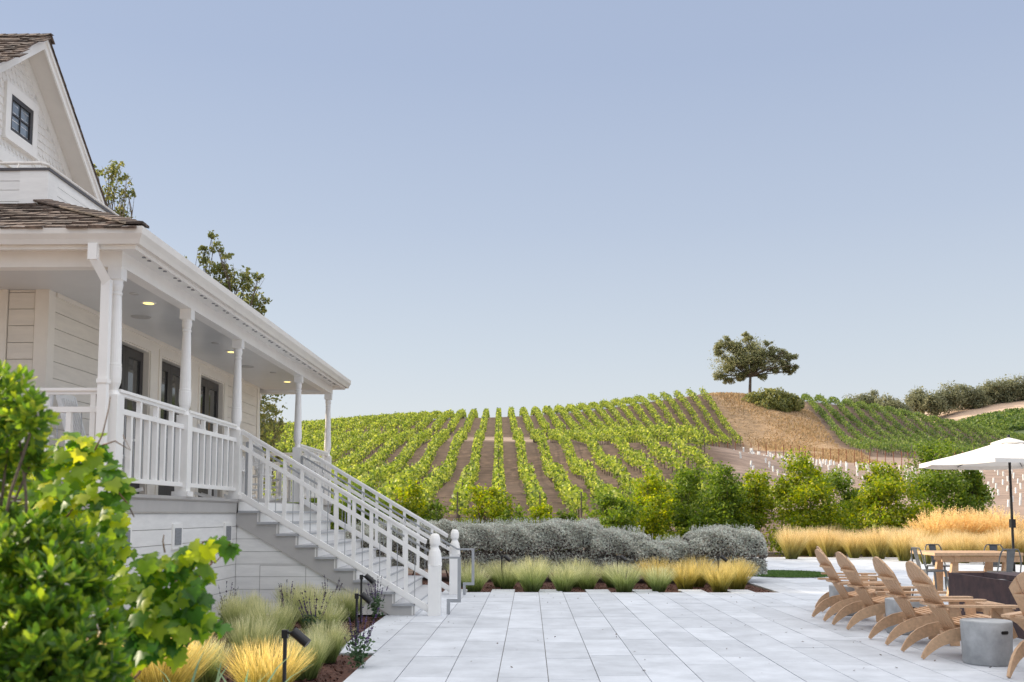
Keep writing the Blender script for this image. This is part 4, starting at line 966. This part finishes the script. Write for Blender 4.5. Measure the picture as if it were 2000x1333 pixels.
# storey height above the porch floor
SKIP = ('gable', 'rake', 'upper_wall', 'belt', 'window')
for o in list(HS.children):
    if o.name.startswith(SKIP): continue
    for q in [o]+list(o.children):
        me_ = q.data; a_ = np.zeros(len(me_.vertices)*3); me_.vertices.foreach_get('co', a_); a_ = a_.reshape(-1, 3)
        zz_ = a_[:, 2]; a_[:, 2] = np.where(zz_ > FL, zz_+(zz_-FL)*.028, zz_); me_.vertices.foreach_set('co', a_.ravel()); me_.update()
# ------------------------------------------------------------------ staircase
ST = thing('porch_staircase', (-2.8, 16.2, 0), 'wide grey-treaded staircase with white balustrades leading down from the porch', 'staircase')
YA, YB = 14.32, 18.08; RUN = .2795; RISE = .165; X0 = XP+.06
tp = [FL-RISE*(i+1) for i in range(9)]
for i in range(9):
    x = X0+RUN*i; z = FL-RISE*(i+1)
    MB().box(x-.01, x+RUN+.035, YA-.03, YB+.03, z-.032, z).build('tread', M['tread'], ST)
for i in range(10):
    x = X0+RUN*i; z = FL-RISE*i
    if i == 0: z -= .003
    MB().box(x-.012, x+.008, YA-.01, YB+.01, z-RISE+.001, z-.033).build('riser', M['white'], ST)
for ya, yb in ((YA, YA+.035), (YB-.035, YB)):
    poly = [(X0, ya, FL-.34)]
    poly = [(X0-.04, ya, FL-RISE-.033)]
    for i in range(9):
        x = X0+RUN*(i+1); z = FL-RISE*(i+1)-.033
        poly.append((x, ya, z)); 
        if i < 8: poly.append((x, ya, z-RISE))
    poly.append((X0+RUN*9, ya, 0.0)); poly.append((X0+RUN*9-.32, ya, 0.0)); poly.append((X0-.04, ya, FL-.365))
    MB().extrude(poly, (0, yb-ya, 0)).build('stringer', M['grey_trim'], ST)
# nosing trim along the stringer
for i in range(9):
    t = MB(); x = X0+RUN*(i+1); z = FL-RISE*(i+1); t.box(x+.008, x+.03, YA-.018, YA-.001, max(0, z-RISE)+(.0 if i < 8 else 0), z-.033)
    t.build('nosing_trim', M['grey_trim'], ST)
# siding panel closing the space under the stairs
SLU = (FL-.365)/(RUN*9-.32+.04)
def under(x): return FL-.365-(x-X0+.04)*SLU
b = MB(); z = 0.0
while z < 1.28:
    zt = min(z+.18, 1.28); xa = XP+.0195
    def xl(zz): return X0-.04+(FL-.365-zz)/SLU+.02
    b.extrude([(xa, YA+.034, z+.003), (xl(z+.003), YA+.034, z+.003), (max(xa+.01, xl(zt-.003)), YA+.034, zt-.003), (xa, YA+.034, zt-.003)] , (0, .02, 0)); z += .18
b.build('side_panel', M['siding'], ST)
MB().extrude([(XP+.02, YA+.056, 0), (X0+(FL-.365)/SLU, YA+.056, 0), (XP+.02, YA+.056, FL-.365)], (0, .01, 0)).build('side_panel_backing', M['gap'], ST)
px0, px1 = P(507, 1105, YA).x, P(596, 1105, YA).x; pz = P(507, 1105, YA).z
h = MB(); h.box(px0-.006, px0, YA+.031, YA+.034, 0, pz).box(px1, px1+.006, YA+.031, YA+.034, 0, min(pz, under(px1)-.03)).box(px0, px1, YA+.031, YA+.034, pz, pz+.006); h.build('access_panel', M['gap'], ST)
# balustrades
def topz(x, base): return base-.592*(x-X0)
for (y, yi) in ((YA-.005, YA+.14), (YB+.005, YB-.14)):
    x_a, x_b = XP+.07, -1.36-.09; b = MB()
    def L(base, w_, hh, xe=x_b): b.beam((x_a, y, topz(x_a, base)), (xe, y, topz(xe, base)), w_, hh)
    L(2.66, .085, .03, x_b-.03); L(2.625, .055, .04, x_b-.035); L(2.42, .06, .055); L(1.72, .07, .075); L(1.675, .05, .03)
    o = b.build('stair_railing', M['white_trim'], ST)
    n_ = 10; sp = .252
    for i in range(n_):
        x = x_a+.14+sp*i
        if x > x_b-.05: break
        w_ = .026; bb = MB(); bb.box(x-w_, x+w_, y-w_, y+w_, topz(x, 1.74), topz(x, 2.42)); bb.box(x-w_*.9, x+w_*.9, y-w_*.9, y+w_*.9, topz(x, 2.445), topz(x, 2.61)) if i % 2 == 1 or True else None
        bb.build('baluster', M['white_trim'], o)
        xr = x+sp/2
        if xr < x_b-.05: MB().tube([(xr, y, topz(xr, 1.75)), (xr, y, topz(xr, 2.41))], .006, 6).build('rod', M['steel'], o)
    # newel
    nx_ = -1.36; q = .089; nb = MB(); nb.box(nx_-q, nx_+q, y-q, y+q, 0.0, .72)
    V_ = [(nx_-q, y-q, .72), (nx_+q, y-q, .72), (nx_+q, y+q, .72), (nx_-q, y+q, .72)]
    nb.lathe((nx_, y, 0), [(.104, .70), (.100, .76), (.094, .84), (.080, .91), (.058, .955), (.050, .975), (.060, .985), (.075, 1.01), (.078, 1.05), (.076, 1.09), (.062, 1.13), (.045, 1.155), (.005, 1.16)], 24)
    nb.build('newel_post', M['white_trim'], ST, bevel=.004)
    # steel handrail
    hb = MB(); pts = [(XP+.12, yi, topz(XP+.12, 2.52)), (-1.30, yi, topz(-1.30, 2.52)), (-1.02, yi, topz(-1.30, 2.52))]
    for k in range(2): hb.beam(pts[k], pts[k+1], .035, .028)
    zt = pts[2][2]; hb.box(-1.045, -.995, yi-.006, yi+.006, .22, zt+.012); hb.box(-1.20, -.995, yi-.0065, yi+.0065, .17, .22); hb.box(-1.20, -1.15, yi-.006, yi+.006, 0, .17)
    for k in range(4):
        x = XP+.5+k*.75; zz = topz(x, 2.52); hb.tube([(x, yi, zz-.02), (x, yi, zz-.07), (x, y, zz-.09)], .008, 6)
    hb.box(XP+.10, XP+.14, yi-.02, yi+.02, FL, topz(XP+.12, 2.52))
    hb.build('handrail', M['steel'], ST)

# ------------------------------------------------------------------ rocking chairs on the porch
def rocker():
    root = thing('rocking_chair', (0, 0, 0), 'x', 'rocking chair', 'white rocking chairs on the porch'); m_ = M['white']
    for s in (-1, 1):
        pts = [(-.42, .09), (-.25, .03), (0, .0), (.25, .02), (.42, .06)]
        b = MB(); [b.beam((pts[i][0], s*.27, pts[i][1]+.02), (pts[i+1][0], s*.27, pts[i+1][1]+.02), .03, .04) for i in range(4)]; b.build('rocker_rail', m_, root)
        MB().beam((.22, s*.27, .04), (.22, s*.27, .64), .045, .045, (1, 0, 0)).build('leg', m_, root)
        MB().beam((-.20, s*.27, .05), (-.20, s*.27, .42), .045, .045, (1, 0, 0)).build('leg', m_, root)
        MB().beam((-.19, s*.27, .40), (-.40, s*.25, 1.15), .04, .045, (1, 0, 0)).build('back_post', m_, root)
        MB().beam((-.28, s*.3, .64), (.30, s*.3, .66), .09, .025).build('armrest', m_, root)
        b = MB(); b.beam((-.2, s*.27, .2), (.22, s*.27, .2), .025, .025); b.beam((-.2, s*.27, .3), (.22, s*.27, .3), .025, .025); b.build('stretcher', m_, root)
    b = MB(); [b.beam((-.2+i*.075, -.27, .42+i*.006), (-.2+i*.075, .27, .42+i*.006), .065, .02) for i in range(7)]; b.build('seat', m_, root)
    b = MB(); b.beam((-.40, -.25, 1.12), (-.40, .25, 1.12), .03, .1); b.beam((-.22, -.25, .52), (-.22, .25, .52), .03, .06)
    [b.beam((-.225, y, .53), (-.395, y, 1.10), .05, .015, (0, 1, 0)) for y in np.linspace(-.19, .19, 6)]; b.build('backrest', m_, root)
    return root
rk = rocker(); spots = [(-4.75, 15.5, .15, 'white rocking chair behind the stair balusters, nearest the doors'), (-4.8, 17.2, .0, 'white rocking chair seen through the middle of the stair railing'), (-4.95, 19.2, -.1, 'white rocking chair at the far end of the porch'), (-4.95, 11.35, .1, 'white rocking chair behind the first porch railing bay'), (-5.6, 10.62, -1.5, 'white rocking chair at the front left behind the corner post')]
for i, (x, y, a, l) in enumerate(spots):
    o = rk if i == 0 else copy_tree(rk); o.location = (x, y, FL); o.rotation_euler = (0, 0, a); o['label'] = l

# ------------------------------------------------------------------ adirondack chairs
def curve_plank(b, line, wd, y0, y1):
    n_ = len(line); tp_ = []; bt = []
    for i, (x, z, w_) in enumerate(line):
        a = line[max(i-1, 0)]; c = line[min(i+1, n_-1)]; d = Vector((c[0]-a[0], c[1]-a[1])).normalized(); nn = Vector((-d.y, d.x))
        tp_.append((x+nn.x*w_/2, z+nn.y*w_/2)); bt.append((x-nn.x*w_/2, z-nn.y*w_/2))
    V = [(x, y, z) for y in (y0, y1) for (x, z) in tp_+bt]; m_ = 2*n_; Fc = []
    for i in range(n_-1):
        Fc += [(i, i+1, n_+i+1, n_+i), (m_+i+1, m_+i, m_+n_+i, m_+n_+i+1), (i+1, i, m_+i, m_+i+1), (n_+i, n_+i+1, m_+n_+i+1, m_+n_+i)]
    Fc += [(0, n_, m_+n_, m_), (n_-1, m_+n_-1, m_+2*n_-1, 2*n_-1)]
    b.add(V, Fc)
def adirondack():
    root = thing('adirondack_chair', (0, 0, 0), 'x', 'chair', 'wooden lounge chairs around the fire pit'); m_ = M['teak']
    ln = [(.012, .010, .03), (.045, .055, .055), (.09, .105, .08), (.14, .15, .098), (.20, .188, .112), (.30, .228, .125), (.42, .255, .125), (.56, .28, .12), (.70, .305, .115), (.84, .33, .10)]
    for s in (-1, 1):
        b = MB(); curve_plank(b, ln, .1, s*.27-.0125, s*.27+.0125); b.build('side_rail', m_, root)
        MB().box(.70, .80, s*.2965-.0125, s*.2965+.0125, 0, .515).build('leg', m_, root)
        b = MB(); b.extrude([(.70, s*.31-.0, .515), (.80, s*.31, .515), (.80, s*.31, .40)], (0, s*.02, 0)); b.build('arm_bracket', m_, root)
        y_ = s*.345; b = MB(); P_ = [(.12, y_-s*.06, .53), (.30, y_-.045, .53), (.55, y_-.055, .53), (.88, y_-.06, .53), (.93, y_-.035, .53), (.93, y_+.035, .53), (.88, y_+.06, .53), (.55, y_+.055, .53), (.30, y_+.045, .53), (.12, y_+s*.02, .53)]
        b.extrude([(a, c, .517) for a, c, _ in P_], (0, 0, .022)); b.build('armrest', m_, root)
    # fan back of seven slats leaning backwards
    n_ = 6
    for i in range(n_):
        bx, bz = .44, .20; dx, dz = -.50, .866; hwB, hwT = .165, .285
        def pt(u, y): return Vector((bx+dx*u, y, bz+dz*u))
        def arch(y): return .865-.20*(abs(y)/.285)**2.2
        f0 = -1+2*i/n_; f1 = -1+2*(i+1)/n_; g_ = .0065; nn = Vector((.866, 0, .5))*.018
        ya, yb_ = hwB*f0+g_, hwB*f1-g_; yc, yd = hwT*f0+g_, hwT*f1-g_; ym_ = (yc+yd)/2
        poly = [pt(0, ya), pt(0, yb_), pt(arch(yd), yd), pt(arch((ym_+yd)/2), (ym_+yd)/2), pt(arch(ym_), ym_), pt(arch((ym_+yc)/2), (ym_+yc)/2), pt(arch(yc), yc)]
        MB().extrude(poly, nn).build('back_slat', m_, root)
    # crescent braces behind the back
    def crescent(u, wo, dp, z_off=0, half=.25):
        bx, bz = .44-.50*u, .20+.866*u; o1 = []; o2 = []
        for k in range(13):
            t = -1+k/6; o1.append((bx-.0-dp*(1-t*t)-.015, t*half)); o2.append((bx+.0-.002, t*half))
        b = MB()
        for k in range(12): b.extrude([(o1[k][0], o1[k][1], bz), (o1[k+1][0], o1[k+1][1], bz), (o2[k+1][0], o2[k+1][1], bz), (o2[k][0], o2[k][1], bz)], (0, 0, .024))
        return b
    crescent(.585, 0, .065, half=.25).build('back_brace', m_, root)
    crescent(.355, 0, .085, half=.36).build('arm_brace', m_, root)
    crescent(.03, 0, .09, half=.22).build('seat_brace', m_, root)
    b = MB()
    for k in range(8):
        x = .46+.052*k; z = .322+.0155*k*.6+(.0 if k < 7 else -.01); b.box(x-.022, x+.022, -.28, .28, z, z+.018)
    b.build('seat', m_, root)
    MB().box(.815, .837, -.2565, .2565, .25, .36).build('apron', m_, root)
    return root
ad = adirondack()
AS = [(3.875, 10.37, 0, 'teak lounge chair beside the nearest concrete stool, closest of the four in the row'),
      (3.895, 11.43, 0, 'teak lounge chair, second closest of the row of four'),
      (3.92, 12.88, .03, 'teak lounge chair, third from the camera in the row'),
      (3.93, 13.87, 0, 'greyer teak lounge chair at the far end of the row of four'),
      (4.30, 15.15, -.12, 'teak lounge chair standing farthest behind the row'),
      (4.36, 8.75, .7, 'teak lounge chair cut by the right edge, seen from behind')]
for i, (x, y, a, l) in enumerate(AS):
    o = ad if i == 0 else copy_tree(ad); o.location = (x, y, 0.002); o.rotation_euler = (0, 0, a); o['label'] = l
# footstool in front of the second chair
root = thing('footstool', (0, 0, 0), 'slatted teak footstool with curved legs in front of the fire pit', 'footstool')
for s in (-1, 1):
    b = MB(); curve_plank(b, [(.0, .36, .09), (.12, .375, .10), (.26, .355, .11), (.40, .27, .10), (.50, .15, .085), (.57, .02, .05)], .1, s*.24-.0125, s*.24+.0125); b.build('side_rail', M['teak'], root)
    MB().box(.06, .14, s*.265-.012, s*.265+.012, 0, .36).build('leg', M['teak'], root)
b = MB(); [b.box(.0+k*.06, .045+k*.06, -.27, .27, .43-.0*k-max(0, k-3)*.02, .448-max(0, k-3)*.02) for k in range(6)]; b.build('seat', M['teak'], root)
root.location = (5.0, 11.45, .002)
# concrete stools
cs = None
for (x, y, l) in ((4.415, 9.85, 'concrete drum stool with a handle slot nearest the right edge'), (4.55, 12.3, 'concrete drum stool behind the second lounge chair'), (4.54, 14.55, 'concrete drum stool at the far end of the chair row')):
    if cs is None:
        cs = thing('concrete_stool', (0, 0, 0), l, 'stool', 'concrete drum stools')
        MB().lathe((0, 0, 0), [(.212, 0), (.222, .012), (.232, .40), (.228, .412), (.20, .414)], 48).build('drum', M['concrete'], cs, smooth=False)
        b = MB()
        zc, hw, hh = .315, .045, .016; a0 = -PI/2
        pts = []
        for k in range(16):
            t = 2*PI*k/16; ca2 = (hw-hh)*(1 if math.cos(t) > 0 else -1)+hh*math.cos(t); pts.append((ca2, zc+hh*math.sin(t)))
        V_ = []
        for k in range(13):
            u = -hw+2*hw*k/12; q_ = max(0, abs(u)-(hw-hh)); e_ = math.sqrt(max(0, hh*hh-q_*q_)); th = a0+u/.232
            for z in (zc-e_, zc+e_): V_.append((.2335*math.cos(th), .2335*math.sin(th), z))
        b.add(V_, [(2*k, 2*k+2, 2*k+3, 2*k+1) for k in range(12)]); b.build('handle_slot', M['black'], cs); o = cs
        for c in o.children: 
            if c.name.startswith('drum'): c.data.polygons.foreach_set('use_smooth', [len(p_.vertices) == 4 for p_ in c.data.polygons])
    else: o = copy_tree(cs)
    o.location = (x, y, .002); o['label'] = l
cs.rotation_euler[2] = .34
# fire pit
FP = thing('fire_pit', (6.5, 11.5, 0), 'long low rusted-steel fire pit behind the lounge chairs', 'fire pit')
b = MB(); b.box(5.68, 5.71, 8.8, 13.75, 0, .645); b.box(5.71, 7.2, 8.8, 8.83, 0, .645); b.box(5.71, 7.2, 13.72, 13.75, 0, .645); b.box(7.2, 7.23, 8.8, 13.75, 0, .645); b.build('side_panel', M['corten'], FP)
MB().box(5.711, 7.199, 8.831, 13.72, .2, .56).build('fire_bed', M['concrete'], FP)
MB().box(6.1, 7.1, 12.2, 13.6, .60, .66).build('burner_lid', M['corten'], FP)

# ------------------------------------------------------------------ dining table, metal chairs, umbrella
TB = thing('dining_table', (7.9, 18.1, 0), 'chunky teak trestle dining table behind the fire pit', 'table')
b = MB(); [b.box(7.03, 8.56, 17.55+k*.16, 17.705+k*.16, .715, .765) for k in range(7)]; b.build('tabletop', M['teak'], TB)
for x, s in ((7.45, -1), (8.35, 1)):
    b = MB(); b.extrude([(x-.13, 17.75, 0), (x+.05, 17.75, 0), (x+.07, 17.75, .6), (x-.03, 17.75, .6)], (0, .09, 0)); b.extrude([(x-.13, 18.4, 0), (x+.05, 18.4, 0), (x+.07, 18.4, .6), (x-.03, 18.4, .6)], (0, .09, 0)); b.box(x-.04, x+.06, 17.65, 18.55, .601, .714); b.build('leg', M['teak'], TB)
MB().box(7.4, 8.4, 18.05, 18.12, .32, .42).build('stretcher', M['teak'], TB)
MB().box(7.2, 8.6, 17.66, 17.7, .6, .70).build('apron', M['teak'], TB)
def metal_chair():
    root = thing('metal_chair', (0, 0, 0), 'x', 'chair', 'gunmetal cafe chairs at the table'); g_ = M['gun']
    b = MB(); b.extrude([(-.18, -.18, .44), (.18, -.2, .45), (.2, 0, .45), (.18, .2, .45), (-.18, .18, .44), (-.2, 0, .44)], (0, 0, .025)); b.build('seat', g_, root)
    for sx_, sy in ((-1, -1), (-1, 1), (1, -1), (1, 1)):
        MB().tube([(sx_*.17, sy*.17, .45), (sx_*.23, sy*.22, 0)], [.022, .014], 6).build('leg', g_, root)
    b = MB(); pts = []
    for k in range(15):
        t = PI*k/14; pts.append((-.18-.10*math.sin(t)**.5, -.19*math.cos(t), .47+.38*min(1, math.sin(t)*1.35)**.8))
    b.tube(pts, .012, 8); b.build('back_hoop', g_, root)
    MB().extrude([(-.19, -.05, .46), (-.19, .05, .46), (-.285, .07, .84), (-.285, -.07, .84)], (-.006, 0, 0)).build('back_splat', g_, root)
    return root
mc = metal_chair()
for i, (x, y, a, l) in enumerate([(6.95, 17.55, .15, 'gunmetal cafe chair at the left end of the table'), (7.95, 17.0, PI/2, 'gunmetal cafe chair on the near side of the table, back to camera'), (7.75, 19.1, -PI/2+.1, 'gunmetal cafe chair on the far side of the table, left one'), (8.75, 19.0, -PI/2-.3, 'gunmetal cafe chair on the far side of the table, right one')]):
    o = mc if i == 0 else copy_tree(mc); o.location = (x, y, .002); o.rotation_euler = (0, 0, a); o['label'] = l
ux, uy = 9.08, 19.0
UM = thing('patio_umbrella', (ux, uy, 0), 'open off-white market umbrella on a dark pole at the right edge', 'umbrella')
zt, ze, ur = 2.84, 2.42, 1.62
MB().tube([(ux, uy, 0), (ux, uy, zt)], .024, 12).build('pole', M['black'], UM); MB().box(ux-.04, ux+.04, uy-.06, uy+.04, 1.18, 1.34).build('crank', M['black'], UM)
MB().lathe((ux, uy, 0), [(.28, .002), (.28, .06), (.05, .09), (.04, .35)], 24).build('base', M['black'], UM)
b = MB(); n_ = 8; V_ = []; rings = [(0.22, zt-.06), (.6, zt-.175), (1.1, zt-.305), (ur, ze)]
for r_, z in rings:
    for k in range(n_*4):
        t = 2*PI*k/(n_*4)+.2; f = k % 4; sag = [0, .75, 1, .75][f]; rr = r_*(1-.076*sag); V_.append((ux+rr*math.cos(t), uy+rr*math.sin(t), z-.02*sag*r_/ur))
Fc = [(i*32+k, i*32+(k+1) % 32, (i+1)*32+(k+1) % 32, (i+1)*32+k) for i in range(3) for k in range(32)]
b.add(V_, Fc)
V_ = []
for r_, z in ((ur, ze), (ur+.005, ze-.07)):
    for k in range(32):
        t = 2*PI*k/32+.2; f = k % 4; sag = [0, .75, 1, .75][f]; rr = r_*(1-.076*sag); V_.append((ux+rr*math.cos(t), uy+rr*math.sin(t), z-.02*sag))
b.add(V_, [(k, (k+1) % 32, 32+(k+1) % 32, 32+k) for k in range(32)])
cn = b.build('canopy', M['canvas'], UM); cn.modifiers.new('s', 'SOLIDIFY').thickness = .004
b = MB(); b.lathe((ux, uy, 0), [(.34, zt-.085), (.335, zt-.06), (.18, zt-.01), (.05, zt+.03), (.02, zt+.04)], 8); b.build('vent_cap', M['canvas'], UM)
MB().lathe((ux, uy, 0), [(.03, zt+.05), (.025, zt+.09), (.0, zt+.10)], 12).build('finial', M['black'], UM)
for k in range(8):
    t = 2*PI*k/8+.2; MB().tube([(ux+.05*math.cos(t), uy+.05*math.sin(t), zt-.06), (ux+(ur-.03)*math.cos(t), uy+(ur-.03)*math.sin(t), ze-.025)], .009, 6).build('rib', M['black'], UM)
    MB().tube([(ux+.04*math.cos(t), uy+.04*math.sin(t), 2.42), (ux+.62*math.cos(t), uy+.62*math.sin(t), 2.645)], .006, 6).build('strut', M['black'], UM)
